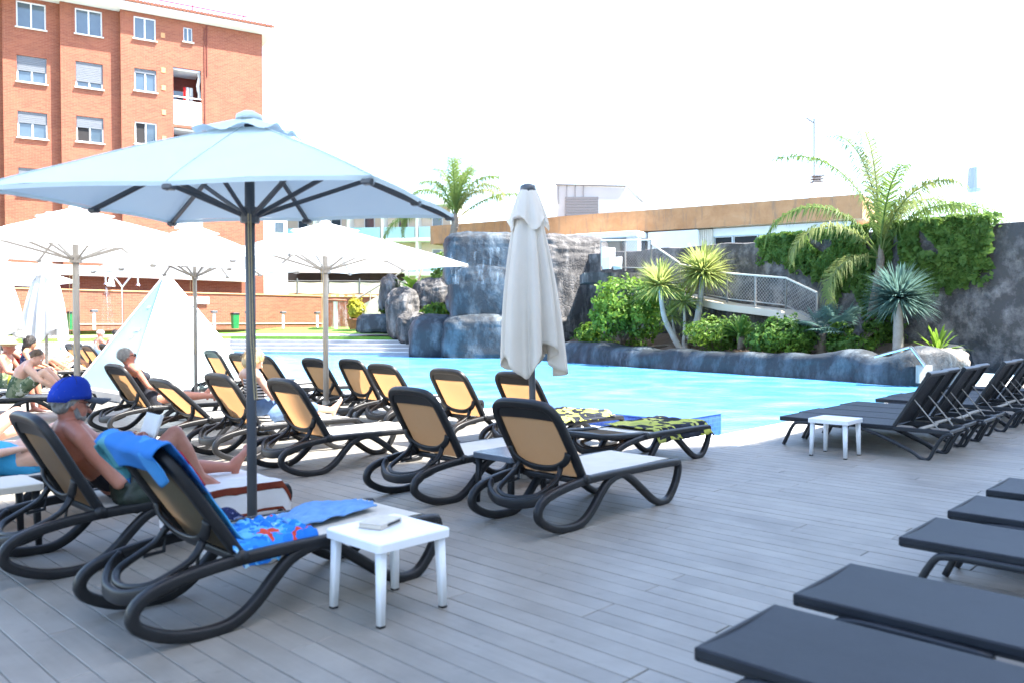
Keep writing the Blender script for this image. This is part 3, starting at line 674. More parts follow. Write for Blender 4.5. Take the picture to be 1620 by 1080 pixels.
pxblob(778, 485, 37.9, 66, 80, 1.6, 2, M['rock_wet_shade'], wf, 0.42, 0.05, n=90, mm=70, strata=0.03)
pxblob(740, 478, 38.0, 32, 30, 1.3, 3, M['rock_wet_shade'], wf, 0.75, 0.10)
pxblob(795, 495, 37.9, 52, 30, 1.5, 9, M['rock_wet_shade'], wf, 0.55, 0.06)
pxblob(782, 540, 37.7, 80, 44, 1.8, 4, M['rock_wet_shade'], wf, 0.4, 0.05, n=90, mm=70, strata=0.03)
pxblob(688, 540, 38.2, 39, 42, 1.3, 5, M['rock_wet_shade'], wf, 0.6, 0.07)
pxblob(884, 465, 38.4, 70, 90, 2.0, 6, M['rock'], wf, 0.42, 0.03, 0.45, n=150, mm=130, fr=1.5, strata=0.035)
pxblob(852, 500, 37.6, 56, 70, 1.6, 7, M['rock'], wf, 0.5, 0.03, 0.4, n=130, mm=110, fr=1.5, strata=0.035)
pxblob(790, 384, 39.5, 60, 10, 1.4, 8, M['rock'], wf, 0.8, 0.2)
# thin water sheet over the ledge
def fallmat():
    m, nt, n, l, p = _mat('falling_water'); s = noise_tex(n, l, coords(n, l, (4, 4, 0.5)), 1.0, 8, 0.75)
    p.inputs['Base Color'].default_value = (0.75, 0.85, 0.92, 1); p.inputs['Roughness'].default_value = 0.15
    l.new(ramp(n, l, s, [(0.50, (0.0, 0.0, 0.0)), (0.80, (0.4, 0.4, 0.4))]), p.inputs['Alpha']); return m
M['fall'] = fallmat()
q = MB(); q.grid(lambda a, c: at(712 + a * 112, 392 + c * 58, 36.35 - 0.18 * c) + V((0, 0.15 * cos(a * 3 + 0.3), 0)) - wf.location, 40, 10); q.build('water_sheet', M['fall'], wf, True)
# boulders left of the waterfall, with plants between
for k, (cx, cy, Y, rx, rz, lab) in enumerate((
        (690, 472, 42.5, 36, 30, 'rounded grey boulder right below the broad leaved plant'), (640, 498, 42.0, 28, 42, 'cracked dark boulder at the end of the far steps'),
        (655, 520, 41.2, 26, 26, 'brown cracked boulder low beside the waterfall rock'), (618, 470, 44, 16, 34, 'dark upright boulder beside the stair handrail'))):
    tag(pxblob(cx, cy, Y, rx, rz, 1.1, 20 + k, M['rock'], None, 0.7, 0.13, n=90, mm=70, strata=0.03), lab, 'rock')
tag(pxblob(598, 512, 43.0, 32, 15, 0.8, 31, M['rock_wet_shade'], None, 0.4, 0.10), 'low grey stone planter block beside the potted yellow shrub', 'planter')

# stone border of the planted bank along the water
border = [on(828, 568, -0.15), on(905, 572, -0.15), on(1000, 579, -0.15), on(1100, 586, -0.15), on(1220, 594, -0.15), on(1330, 601, -0.15), on(1452, 609, -0.15), on(1500, 596, -0.1)]
def border_mesh(pts, hs, seed):
    P = spline(pts, 14); n = len(P); q = MB(); rings = []
    m = 16
    for i, p in enumerate(P):
        t = (P[min(i + 1, n - 1)] - P[max(i - 1, 0)]); t.z = 0; t.normalize(); nv = V((t.y, -t.x, 0)); h = hs(i / (n - 1))
        ring = []
        for k in range(m + 1):
            a = pi * k / m; x = cos(a); z = sin(a)
            x = math.copysign(abs(x) ** 0.6, x) * 0.55; z = abs(z) ** 0.55 * h
            s = V((i * 0.21, k * 0.3, seed)); d = 1 + 0.22 * noise.fractal(s * 0.9, 0.8, 2, 5)
            ring.append(p + nv * (x * d + 0.1) + V((0, 0, z * (0.9 + 0.2 * noise.noise(V((i * 0.16, seed, 1)))) * (0.9 + 0.1 * d) - 0.15)))
        rings.append(ring)
    vv = [v for r in rings for v in r]; q.add(vv, [(i * (m + 1) + k, i * (m + 1) + k + 1, (i + 1) * (m + 1) + k + 1, (i + 1) * (m + 1) + k) for i in range(n - 1) for k in range(m)])
    q.add(rings[-1], [tuple(range(m + 1))]); return q
o = border_mesh(border, lambda s: 0.95 + 0.1 * sin(s * 9) + 0.12 * s, 2).build('planter_border', M['rock_wet_shade'], None, True)
tag(o, 'long low rounded blue grey stone border between pool and planted bank', 'stone border')
# bank of soil behind it
q = MB(); bp = [p + V((0.3, 0.4, 0)) for p in border[:7]]
q.grid(lambda a, c: (lambda p: V((p.x, p.y, 0.25)) + (V((2.2, 3.4, 0.75)) if a > 0.5 else V((2.0, 3.6, 0.9))) * c + V((0, 0, 0.25 * noise.noise(V((a * 14, c * 4, 2))))))(bp[0].lerp(bp[-1], a)), 50, 10)
struct(q.build('planted_bank', M['soil'], None, True))
o = boulder(on(1492, 598, 0) + V((0, 0.4, 0.35)), axes(0.75, 0.5, 0.42, -0.2), 44, M['rock_pale'], 'boulder', 0.6, 0.16); tag(o, 'pale pitted stone block at the right end of the planted bank', 'rock')
o = boulder(at(1438, 578, 22.3), axes(0.5, 0.4, 0.3, 0.2), 46, M['rock_pale'], 'boulder', 0.8, 0.25); tag(o, 'small pale pink stones heap under the spiky ball yucca', 'rock')

# ---------------- leaf helpers
def leaves(name, centres, normals, sizes, m, parent=None, aspect=0.55, seed=0, curl=0.25):
    rg = np.random.default_rng(seed); n = len(centres)
    C = np.asarray(centres); N = np.asarray(normals); N /= np.linalg.norm(N, axis=1)[:, None] + 1e-9
    T = rg.normal(size=(n, 3)); T -= (T * N).sum(1)[:, None] * N; T /= np.linalg.norm(T, axis=1)[:, None] + 1e-9
    Bv = np.cross(N, T); s = np.asarray(sizes)[:, None]
    vs_ = np.stack([C - T * s * 0.5, C + Bv * s * aspect * 0.5 + N * s * curl * 0.3, C + T * s * 0.5 - N * s * curl * 0.3, C - Bv * s * aspect * 0.5 + N * s * curl * 0.3], 1).reshape(-1, 3)
    i = np.arange(n)[:, None] * 4; tri = np.concatenate([i + [0, 1, 2], i + [0, 2, 3]], 0)
    me = bpy.data.meshes.new(name); me.vertices.add(len(vs_)); me.vertices.foreach_set('co', vs_.ravel()); me.loops.add(tri.size); me.loops.foreach_set('vertex_index', tri.ravel())
    me.polygons.add(len(tri)); me.polygons.foreach_set('loop_start', np.arange(0, tri.size, 3)); me.polygons.foreach_set('loop_total', np.full(len(tri), 3))
    me.update(calc_edges=True); me.materials.append(m)
    o = bpy.data.objects.new(name, me); col.objects.link(o)
    if parent: o.parent = parent
    return o
def bush(name, label, blobs, n, size, m, seed=0, cat='shrub', loc=None, stem=True, group=None):
    """blobs: (centre, rx, ry, rz) in world space"""
    rg = np.random.default_rng(seed); base = V(loc if loc is not None else (blobs[0][0].x, blobs[0][0].y, min(b_[0].z - b_[3] for b_ in blobs)))
    root = empty(name, base, 0, label, cat, group); C = []; N = []
    vol = np.array([b_[1] * b_[2] * b_[3] for b_ in blobs]) ** 0.67; cnt = (vol / vol.sum() * n).astype(int)
    for (c, rx, ry, rz), k in zip(blobs, cnt):
        d = rg.normal(size=(k, 3)); d /= np.linalg.norm(d, axis=1)[:, None]; r = rg.uniform(0.55, 1.0, size=(k, 1)) ** 0.5
        lump = 1 + 0.32 * np.sin(d[:, :1] * 7 + seed) * np.cos(d[:, 1:2] * 6 + seed * 2) + 0.12 * np.sin(d[:, 2:3] * 11 + seed)
        C.append(np.array(c - base) + d * r * lump * [rx, ry, rz]); N.append(d + rg.normal(size=(k, 3)) * 0.55 + [0, 0, 0.3])
    CC = np.concatenate(C); NN = np.concatenate(N); sz = rg.uniform(0.5, 1.4, size=len(CC)) * size
    pick = (np.sin(CC[:, 0] * 3.1 + seed) + np.sin(CC[:, 2] * 4.3) + rg.normal(size=len(CC)) * .9) > .75; alt = M['leaf_b'] if m is not M['leaf_b'] else M['leaf_a']
    leaves('foliage', CC[~pick], NN[~pick], sz[~pick], m, root, 0.6, seed); leaves('foliage', CC[pick], NN[pick], sz[pick] * .85, alt, root, 0.45, seed + 50)
    if stem:
        q = MB(); rr = random.Random(seed)
        for c, rx, ry, rz in blobs:
            for k in range(3):
                e = c - base + V((rr.uniform(-.5, .5) * rx, rr.uniform(-.5, .5) * ry, rr.uniform(-0.1, .5) * rz)); q.tube([V((rr.uniform(-.1, .1), rr.uniform(-.1, .1), -0.1)), e * 0.5 + V((0, 0, 0.1)), e], [0.03, 0.022, 0.01], 6)
        q.build('stem', M['bark'], root, True)
    return root
def pb(cx, cy, Y, rx, rz, ry=None): k = Y / F; return (at(cx, cy, Y), rx * k, ry or rx * k, rz * k)
bush('shrub', 'large rounded bright green shrub left of the yucca trees', [pb(985, 478, 32, 42, 40), pb(965, 500, 31.8, 30, 34), pb(1015, 505, 31.5, 34, 34), pb(1030, 468, 31.2, 20, 24)], 5200, 0.19, M['leaf_b'], 1)
bush('shrub', 'dense dark green shrub between cycad and blue fan palms', [pb(1240, 530, 25.6, 42, 30), pb(1215, 540, 25.6, 30, 22), pb(1268, 537, 25.4, 24, 22)], 3600, 0.15, M['leaf_a'], 2)
bush('shrub', 'dark low shrub behind the yucca trunks', [pb(1130, 525, 28.6, 44, 22), pb(1165, 520, 28.2, 26, 16)], 2400, 0.16, M['leaf_c'], 3)
bush('shrub', 'bright lime small shrub on the bank under the rock', [pb(930, 530, 33.5, 22, 16)], 700, 0.2, M['leaf_b'], 4)
bush('shrub', 'low green ground plants at the foot of the large shrub', [pb(955, 543, 33, 24, 8), pb(1000, 545, 32.2, 18, 7), pb(1150, 550, 28.8, 34, 9)], 1300, 0.14, M['leaf_a'], 5)
bush('shrub', 'green plants growing in front of the palm trunk', [pb(1345, 545, 24.5, 40, 14), pb(1395, 520, 25, 30, 28), pb(1330, 525, 25, 20, 16)], 2600, 0.15, M['leaf_a'], 6)
bush('shrub', 'tall hedge clump behind the waterfall rock', [pb(706, 410, 44, 18, 10), pb(705, 440, 44, 22, 30)], 1500, 0.22, M['leaf_c'], 7)
bush('shrub', 'sunlit lime shrub between the far boulders and the stair', [pb(630, 482, 43.3, 16, 20), pb(612, 492, 43.3, 10, 12)], 900, 0.22, M['leaf_b'], 8)
bush('shrub', 'grassy green tuft on top of the low boulder', [pb(692, 492, 40.5, 22, 11)], 500, 0.28, M['leaf_b'], 9)
# ivy hanging over the rock wall: one mass of leaves
wallpts = [(6.5, 33.0), (12.6, 24.6), (20.5, 17.0)]
def wall_at_px(px):
    t = (px - CX) / F
    for a, c in zip(wallpts, wallpts[1:]):
        d = V((c[0] - a[0], c[1] - a[1])); s = (t * a[1] - a[0]) / (d.x - t * d.y)
        if -0.3 <= s <= 1.0: return V((a[0] + d.x * s, a[1] + d.y * s, 0)), V((d.y, -d.x, 0)).normalized() * 1
    return V((*wallpts[-1], 0)), V((1, 0, 0))
def ivy(name, label, x0, x1, low, seed, n):
    rg = random.Random(seed); C = []; N = []
    for _ in range(n):
        px = rg.uniform(x0, x1); p, nv = wall_at_px(px); nv = nv if nv.y < 0 else -nv
        yb = low(px) * (0.78 + 0.3 * noise.noise(V((px * 0.05, seed, 0))) + 0.28 * noise.noise(V((px * 0.33, seed, 5)))); yv = rg.random() ** 1.25
        top = 4.3; z = top + 0.22 + 0.1 * noise.noise(V((px * 0.11, 7, seed))) - yv * yb
        ed = min(px - x0, x1 - px) / 22.0
        if ed < 1 and (x0 < 1300 and px < x0 + 22 or x1 > 1500 and px > x1 - 22) and rg.random() > ed * (.6 + .8 * abs(noise.noise(V((z * 3, seed, 2))))): continue
        if noise.noise(V((px * 0.03, z * 0.9, seed))) < -0.28: continue
        C.append(p + nv * (0.10 + 0.2 * rg.random() * (1 - 0.5 * yv) + 0.22 * noise.noise(V((px * 0.09, z * 2.2, 1)))) + V((0, 0, z))); N.append(nv + V((rg.gauss(0, .7), rg.gauss(0, .7), rg.gauss(0.5, .6))))
    o = leaves(name, [tuple(c) for c in C], [tuple(c) for c in N], [rg.uniform(0.10, 0.27) for _ in C], M['leaf_c'], None, 0.8, seed)
    tag(o, label, 'ivy', kind='stuff'); return o
ivy('ivy', 'ivy hanging over the rock wall left of the tall palm', 1200, 1385, lambda x: 1.25 + max(0, (x - 1240) / 145) * 2.0 + .5 * noise.noise(V((x * .09, 1, 1))), 3, 8500)
ivy('ivy', 'ivy spilling down the rock wall right of the tall palm', 1385, 1556, lambda x: 2.7 - abs(x - 1460) / 200 + .8 * noise.noise(V((x * .07, 4, 1))), 4, 8500)
ivy('ivy', 'ivy tail creeping low along the dark rock wall', 1500, 1585, lambda x: 2.2, 5, 900)

# ---------------- palms
def frond(L, droop, side, m, lift=0.9, nleaf=44, ll=0.5, seed=0, name='frond'):
    """arching feather frond in its own frame: grows along +x, up is +z"""
    rr = random.Random(seed); q = MB(); P = []
    ang = lift; p = V((0, 0, 0)); n = 18
    for k in range(n + 1):
        P.append(p.copy()); p = p + V((cos(ang), side * 0.03 * k / n, sin(ang))) * (L / n); ang -= droop / n * (0.5 + 1.2 * k / n)
    q.tube(P, [0.028 * (1 - 0.8 * k / n) + 0.004 for k in range(n + 1)], 5)
    for k in range(nleaf):
        t = 0.16 + 0.84 * k / nleaf; i = min(int(t * n), n - 1); a = P[i].lerp(P[i + 1], t * n - i); tg = (P[i + 1] - P[i]).normalized()
        ln = ll * (1 - 0.55 * abs(t - 0.5) * 1.6) * rr.uniform(0.8, 1.15)
        for sd in (-1, 1):
            out = (V((0, sd, 0)) * rr.uniform(0.55, 0.9) + tg * rr.uniform(0.35, 0.7) + V((0, 0, rr.uniform(-0.1, 0.3)))).normalized()
            mid = a + out * ln * 0.5; end = a + out * ln * 0.8 + V((0, 0, -ln * rr.uniform(0.35, 0.7)))
            w = tg * 0.022
            q.add([a - w, a + w, mid + w * 0.9, mid - w * 0.9, end], [(0, 1, 2, 3), (3, 2, 4)])
    return q
def palm(name, label, base, top, r0, r1, fronds, m1, m2, seed=0, ll=0.5, fs=1.0):
    root = empty(name, base, 0, label, 'palm tree'); d = top - base; q = MB(); n = 14; P = []; rs = []
    for k in range(n * 2 + 1):
        t = k / (n * 2); P.append(d * t + V((0.08 * sin(t * 3 + seed), 0.05 * sin(t * 4), 0))); rs.append((r0 + (r1 - r0) * t) * (1.0 + 0.09 * (k % 2)))
    q.tube(P, rs, 12, V((1, 0, 0))); q.build('trunk', M['bark'], root, True)
    for k, (az, L, lift, droop, yl) in enumerate(fronds):
        o = frond(L * fs, droop, 1 if k % 2 else -1, None, lift, 84, ll, seed + k).build('frond', m2 if yl else m1, root)
        o.location = P[-1]; o.rotation_euler = (0, 0, R(az))
    q = MB(); q.limb([P[-1] - V((0, 0, 0.35)), P[-1], P[-1] + V((0, 0, 0.4))], [r1 * 1.05, r1 * 1.25, r1 * 0.5], 10); q.build('crown_shaft', M['bark'], root, True)
    return root
k1 = 42.0
palm('palm_tree', 'slender feather palm rising behind the waterfall rock', at(702, 452, k1), at(722, 350, k1), 0.26, 0.16,
     [(180, 3.2, 1.35, 2.6, 0), (165, 3.6, 0.75, 2.6, 0), (10, 3.9, 0.75, 1.1, 0), (60, 3.4, 1.45, 1.0, 0), (90, 3.6, 1.5, 0.9, 0), (120, 3.6, 1.45, 1.3, 0), (30, 3.3, 1.3, 2.2, 1), (-60, 3.0, 1.4, 1.4, 0),
      (-90, 3.2, 1.5, 1.2, 0), (-20, 3.4, 1.35, 2.4, 1), (170, 4.0, 0.45, 1.7, 0), (-130, 3.0, 1.3, 1.8, 0), (0, 3.2, 1.45, 1.7, 0)], M['leaf_palm'], M['leaf_palm_y'], 1, 0.75, 1.12)
k2 = 25.5
palm('palm_tree', 'tall sunlit feather palm against the ivy wall', at(1374, 560, k2), at(1388, 410, k2), 0.15, 0.10,
     [(165, 3.3, 1.15, 2.5, 0), (180, 2.7, 0.95, 2.6, 1), (8, 3.6, 0.95, 1.8, 0), (-8, 3.9, 0.85, 2.5, 0), (25, 3.3, 1.2, 2.1, 1), (80, 3.4, 1.5, 0.8, 1), (100, 3.9, 1.5, 1.2, 0), (140, 3.8, 1.45, 1.6, 0),
      (-60, 2.6, 1.4, 1.8, 1), (-100, 2.6, 1.45, 1.5, 0), (195, 2.0, 0.2, 2.2, 1), (40, 3.1, 1.3, 2.3, 0), (-30, 2.8, 1.2, 2.4, 0)], M['leaf_palm'], M['leaf_palm_y'], 5, 0.8, 1.42)

# ---------------- spiky rosettes
def spikes(n, L, wid, seed, lo=-0.55, hi=1.0, droop=0.12, r0=0.06):
    rr = random.Random(seed); q = MB()
    for k in range(n):
        z = lo + (hi - lo) * rr.random(); a = rr.uniform(0, 2 * pi); h = math.sqrt(max(0, 1 - z * z)); d = V((h * cos(a), h * sin(a), z))
        sd = d.cross(V((0, 0, 1))); sd = sd.normalized() if sd.length > 0.05 else V((1, 0, 0)); l = L * rr.uniform(0.75, 1.08); w = wid * rr.uniform(0.7, 1.2)
        p0 = d * r0; p1 = d * l * 0.45; p2 = d * l * 0.8 + V((0, 0, -droop * l * 0.35)); p3 = d * l + V((0, 0, -droop * l))
        up = sd.cross(d) * w * 0.25
        q.add([p0 - sd * w * .6, p0 + sd * w * .6, p1 - sd * w + up, p1 - up * .5, p1 + sd * w + up, p2 - sd * w * .6, p2 + sd * w * .6, p3], [(0, 1, 4, 3, 2), (2, 3, 6, 5), (3, 4, 6), (5, 6, 7)])
    return q
def yucca(name, label, base, trunks, m, cat='yucca tree', bark='bark_g', droop=0.12):
    root = empty(name, base, 0, label, cat)
    for k, (mid, head, r, L, n) in enumerate(trunks):
        q = MB(); P = spline([V((0, 0, -0.15)), mid - base, head - base], 6); q.tube(P, [r * (1.15 - 0.45 * i / (len(P) - 1)) * (1 + 0.06 * (i % 2)) for i in range(len(P))], 10); q.build('trunk', M[bark], root, True)
        o = spikes(n, L, 0.028, k + 3, droop=droop).build('leaf_rosette', m, root); o.location = head - base
    return root
ky = 29.8
yb = at(1080, 552, ky)
yucca('yucca_tree', 'multi trunk yucca with three spiky yellow green heads', yb, [(at(1052, 505, ky), at(1044, 452, ky), 0.10, 1.25, 420), (at(1103, 505, ky), at(1112, 432, ky), 0.13, 1.35, 620), (at(1083, 515, ky), at(1082, 478, ky), 0.06, 0.95, 220), (at(1068, 530, ky + .3), at(1063, 500, ky + .3), 0.05, 0.7, 120)], M['leaf_yucca'])
kb = 23.5
yucca('ball_yucca', 'silver green ball shaped spiky yucca on a grey trunk', at(1421, 566, kb), [(at(1421, 530, kb), at(1421, 472, kb), 0.15, 1.22, 760)], M['leaf_blue'], 'yucca tree', droop=0.1)
def rosette(name, label, c, L, n, wid, m, lo, cat, trunk=None, droop=0.3, seed=0):
    root = empty(name, c, 0, label, cat); spikes(n, L, wid, seed, lo, 1.0, droop).build('leaves', m, root).location = (0, 0, trunk or 0.05)
    if trunk:
        q = MB(); q.tube([(0, 0, -0.1), (0.02, 0, trunk * 0.5), (0, 0, trunk + 0.05)], [0.13, 0.12, 0.11], 10); q.build('trunk', M['bark'], root, True)
    return root
rosette('cycad', 'green cycad with stiff arching fronds between the shrubs', at(1172, 548, 27.0), 1.15, 60, 0.07, M['leaf_a'], 0.15, 'cycad', 0.3, 0.35, 2)
rosette('agave', 'pale green agave at the right end of the planted bank', at(1483, 562, 22.8), 0.95, 46, 0.045, M['leaf_b'], 0.0, 'agave', None, 0.15, 4)
rosette('small_palm', 'small pale fan palm below the large shrub', at(998, 548, 32.4), 0.85, 60, 0.03, M['leaf_blue'], 0.3, 'palm', 0.5, 0.1, 5)
rosette('bromeliad', 'bright lime leafy rosette at the foot of the right rock', at(930, 545, 33.2), 0.6, 34, 0.05, M['leaf_b'], 0.1, 'plant', None, 0.3, 6)
def fan_palm(label, base, h, fans, seed):
    root = empty('fan_palm', base, 0, label, 'palm'); rr = random.Random(seed); q = MB(); q.tube([(0, 0, -0.1), (0.03, 0, h * .5), (0, 0, h)], [0.16, 0.14, 0.10], 10); q.build('trunk', M['bark'], root, True)
    for k in range(fans):
        az = 2 * pi * k / fans + rr.uniform(-.2, .2); el = rr.uniform(-0.1, 1.2); d = V((cos(az) * cos(el), sin(az) * cos(el), sin(el))); L = rr.uniform(0.5, 0.75)
        q = MB(); q.tube([(0, 0, 0), d * L * 0.5 + V((0, 0, 0.05)), d * L], 0.012, 5); c = d * L; sd = d.cross(V((0, 0, 1))).normalized(); up = sd.cross(d)
        for j in range(15):
            a = R(-100 + 200 * j / 14); dd = (d * cos(a) + sd * sin(a)).normalized(); e = c + dd * 0.5 - V((0, 0, 0.10)); w = dd.cross(up).normalized() * 0.028
            q.add([c, c + dd * 0.25 - w, c + dd * 0.25 + w, e], [(0, 1, 2), (1, 3, 2)])
        o = q.build('fan_leaf', M['leaf_blue'], root); o.location = (0, 0, h)
    return root
fan_palm('left blue green fan palm of the pair on the bank', at(1300, 556, 25.2), 0.55, 15, 1)
fan_palm('right blue green fan palm of the pair on the bank', at(1326, 558, 25.0), 0.6, 15, 2)
# broad leaved plant between the far boulders
bl = empty('banana_plant', at(655, 470, 43.2), 0, 'broad leaved green banana plant among the far boulders', 'plant')
for k in range(11):
    az = R(k * 33 + 10); L = 1.1 + 0.35 * (k % 3); q = MB()
    def lf(a, c, L=L): return V((a * L * 0.75, (c - 0.5) * 0.42 * sin(pi * min(1, a * 0.95 + 0.05)) ** 0.7, a * L * 1.1 - a * a * L * 0.65 + 0.05 * abs(c - 0.5)))
    q.grid(lf, 10, 4); o = q.build('leaf', M['leaf_b'], bl, True); o.rotation_euler = (0, 0, az); o.location = (0, 0, 0.1 * (k % 4))
q = MB(); q.tube([(0, 0, -0.6), (0.05, 0, 0.2), (0.4, 0.1, 1.5)], [0.1, 0.08, 0.06], 8); q.build('stem', M['bark'], bl, True)

# ---------------- ramp and upper platform with mesh railings
def mesh_rail(root, a, b_, h, nx, post=True, step=0.13, m='pole_l'):
    """posts, top and bottom tubes and a diamond wire net between a and b_"""
    a = V(a); b_ = V(b_); q = MB(); q.tube([a + V((0, 0, h)), b_ + V((0, 0, h))], 0.035, 8); q.build('top_rail', M['stucco_c'], root)
    q = MB(); q.tube([a + V((0, 0, 0.14)), b_ + V((0, 0, 0.14))], 0.022, 6); q.build('bottom_rail', M[m], root)
    for k in range(nx + 1):
        p = a.lerp(b_, k / nx); q = MB(); q.tube([p, p + V((0, 0, h))], 0.035, 8); q.build('rail_post', M[m], root)
    L = (b_ - a).length; q = MB(); n = int(L / step); hh = h - 0.16
    for k in range(-int(hh / step), n + 1):
        for sgn in (1, -1):
            s0, s1 = (k * step, k * step + hh) if sgn > 0 else (k * step + hh, k * step); z0, z1 = 0.15, 0.15 + hh
            pts = []
            for t in (0, 1):
                s_, z = (s0, z0) if t == 0 else (s1, z1); pts.append([s_, z])
            (sa, za), (sb, zb) = pts
            def clip(s_, z, s2, z2):
                if s_ < 0: z += (z2 - z) * (0 - s_) / (s2 - s_); s_ = 0
                if s_ > L: z += (z2 - z) * (L - s_) / (s2 - s_); s_ = L
                return s_, z
            if max(sa, sb) <= 0 or min(sa, sb) >= L: continue
            c1 = clip(sa, za, sb, zb); c2 = clip(sb, zb, sa, za)
            p1 = a.lerp(b_, c1[0] / L) + V((0, 0, c1[1])); p2 = a.lerp(b_, c2[0] / L) + V((0, 0, c2[1])); q.tube([p1, p2], 0.006, 3, cap=False)
    q.build('wire_net', M['pole_l'], root)
up = empty('viewing_platform', at(950, 432, 36), 0, 'upper rock platform with a white net railing beside the porch', 'platform')
o_ = up.location.copy()
q = MB(); pa, pb_ = at(948, 430, 34.8) - o_, at(1045, 430, 32.6) - o_
q.box(((pa + pb_) / 2 + V((0, 0.9, -0.25))), ((pb_ - pa).length + 0.6, 2.2, 0.4)); q.build('platform_slab', M['rock'], up)
mesh_rail(up, at(951, 428, 34.6) - o_, at(1030, 430, 32.5) - o_, 1.25, 2)
mesh_rail(up, at(1030, 430, 32.5) - o_, at(1075, 462, 31.4) - o_, 1.1, 1)
rmp = empty('garden_ramp', at(1200, 490, 31), 0, 'sloping garden ramp with white net railing behind the cycad', 'ramp')
o_ = rmp.location.copy()
pts = [at(1075, 462, 31.4), at(1150, 479, 29.3), at(1243, 490, 27.2), at(1292, 515, 26.3)]
q = MB(); q.sweep([p - o_ + V((0.4, 0.7, -0.14)) for p in pts], [(0.12, 0.75), (-0.12, 0.75), (-0.12, -0.75), (0.12, -0.75)], V((0, 0, 1))); q.build('ramp_slab', M['stucco_c'], rmp)
q = MB(); q.sweep([p - o_ + V((0.5, 0.9, -1.1)) for p in pts], [(0.8, 0.3), (-0.8, 0.3), (-0.8, -0.3), (0.8, -0.3)], V((0, 0, 1))); q.build('ramp_wall', M['rock'], rmp)
mesh_rail(rmp, pts[1] - o_, pts[2] - o_, 1.05, 2); mesh_rail(rmp, pts[2] - o_, pts[3] - o_, 1.05, 1)
mesh_rail(rmp, pts[0] - o_, pts[1] - o_, 1.05, 1)
q = MB(); q.box((0, 0, 0.25), (0.62, 0.5, 0.08)); q.box((0, 0.28, 0.62), (0.62, 0.09, 0.75))
for sx in (-.27, .27): q.box((sx, 0, 0.35), (0.07, 0.5, 0.5))
pc = q.build('plastic_chair', M['white'], None, False, at(967, 429, 33.6) + V((0, -0.35, -0.05)), 0.5); tag(pc, 'white plastic chair standing on the upper platform', 'chair')

# ---------------- steel water spout on the bank's right end
sp_ = empty('water_spout', on(1460, 612, -0.02), 0, 'bent steel water spout standing at the pool end of the stone border', 'fountain spout')
o_ = sp_.location.copy(); d0 = at(1462, 577, 20.3) - o_; d1 = at(1441, 548, 20.4) - o_; d2 = at(1386, 563, 20.9) - o_
q = MB(); q.sweep([V((d0.x, d0.y, 0)), d0], rrect(0.42, 0.12, 0.02, 2), V((1, 0.3, 0))); q.build('upright', M['darkframe'] if 0 else M['pole_l'], sp_)
q = MB(); q.sweep([d0, d1], rrect(0.42, 0.08, 0.02, 2), V((0.4, 1, 0))); q.build('arm', M['chrome'], sp_)
q = MB(); q.sweep([d1, d2], rrect(0.42, 0.05, 0.02, 2), V((0.4, 1, 0))); q.build('spout_blade', M['chrome'], sp_)

# ---------------- roof clutter on the right: mast, flue, chimney
an = empty('antenna_mast', at(1288, 318, 38), 0, 'thin guyed television mast on the orange roof', 'antenna')
o_ = an.location.copy()
q = MB(); q.tube([(0, 0, -0.3), at(1288, 188, 38) - o_], 0.04, 6); q.build('mast', M['shutter'], an)
q = MB(); q.tube([at(1276, 187, 38) - o_, at(1289, 196, 38) - o_], 0.035, 6)
for k in range(4): c = at(1276 + 4 * k, 187 + 2.6 * k, 38) - o_; q.tube([c + V((0, 0, -0.12)), c + V((0, 0, 0.14))], 0.012, 5)
q.build('aerial', M['shutter'], an)
for x in (1205, 1325):
    q = MB(); q.tube([at(1288, 250, 38) - o_, at(x, 314, 38) - o_], 0.02, 5); q.build('guy_wire', M['shutter'], an)
ch = empty('chimney', at(1292, 318, 37.5), 0, 'small roof chimney with slatted cap beside the mast', 'chimney')
q = MB(); q.bbox((0, 0, 0.35), (0.5, 0.5, 0.9), 0.02); q.build('stack', M['stucco_w'], ch)
for k in range(3):
    q = MB(); q.box((0, 0, 0.86 + k * 0.12), (0.48, 0.48, 0.05)); q.build('slat', M['shutter'], ch)
fl = empty('roof_flue', at(1541, 362, 34), 0, 'pale metal roof flue with a wide cap above the ivy wall', 'flue')
o_ = fl.location.copy(); z1 = (at(1541, 305, 34) - o_).z; z2 = (at(1541, 266, 34) - o_).z
q = MB(); q.tube([(0, 0, -1.5), (0, 0, z1)], 0.23, 14); q.build('pipe', M['frame_w'], fl, False)
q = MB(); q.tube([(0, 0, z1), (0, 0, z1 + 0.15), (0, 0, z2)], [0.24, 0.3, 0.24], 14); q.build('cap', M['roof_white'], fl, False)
# white garden annex top just right of the palm
q = MB(); q.bbox((0, 0, 0), (5.5, 2, 2.2), 0.02); tag(q.build('annex_roof', M['stucco_w'], None, False, at(1430, 405, 36)), 'low pale roof block behind the palm and ivy', 'building')

# ---------------- hotel block to the right of the camera whose shade covers the near deck
hb = empty('hotel_block', (20, -5, 0), 0, 'tall pale hotel block beside the deck that shades the near loungers', 'building')
poly = [(9.2, -26), (9.2, 2.6), (11.4, 4.9), (17.3, 6.8), (23.6, 14.2), (36, 8), (36, -26)]
q = MB(); q.prism([(x - 20, y + 5) for x, y in poly], -0.4, 23.6); q.build('wall', M['stucco_w'], hb)
for k in range(7):
    q = MB(); cxy = (sum(p[0] for p in poly) / 7, sum(p[1] for p in poly) / 7)
    q.prism([((x - cxy[0]) * 1.012 + cxy[0] - 20, (y - cxy[1]) * 1.012 + cxy[1] + 5) for x, y in poly], 3.2 * k + 2.9, 3.2 * k + 3.1); q.build('floor_band', M['stucco_w'], hb)

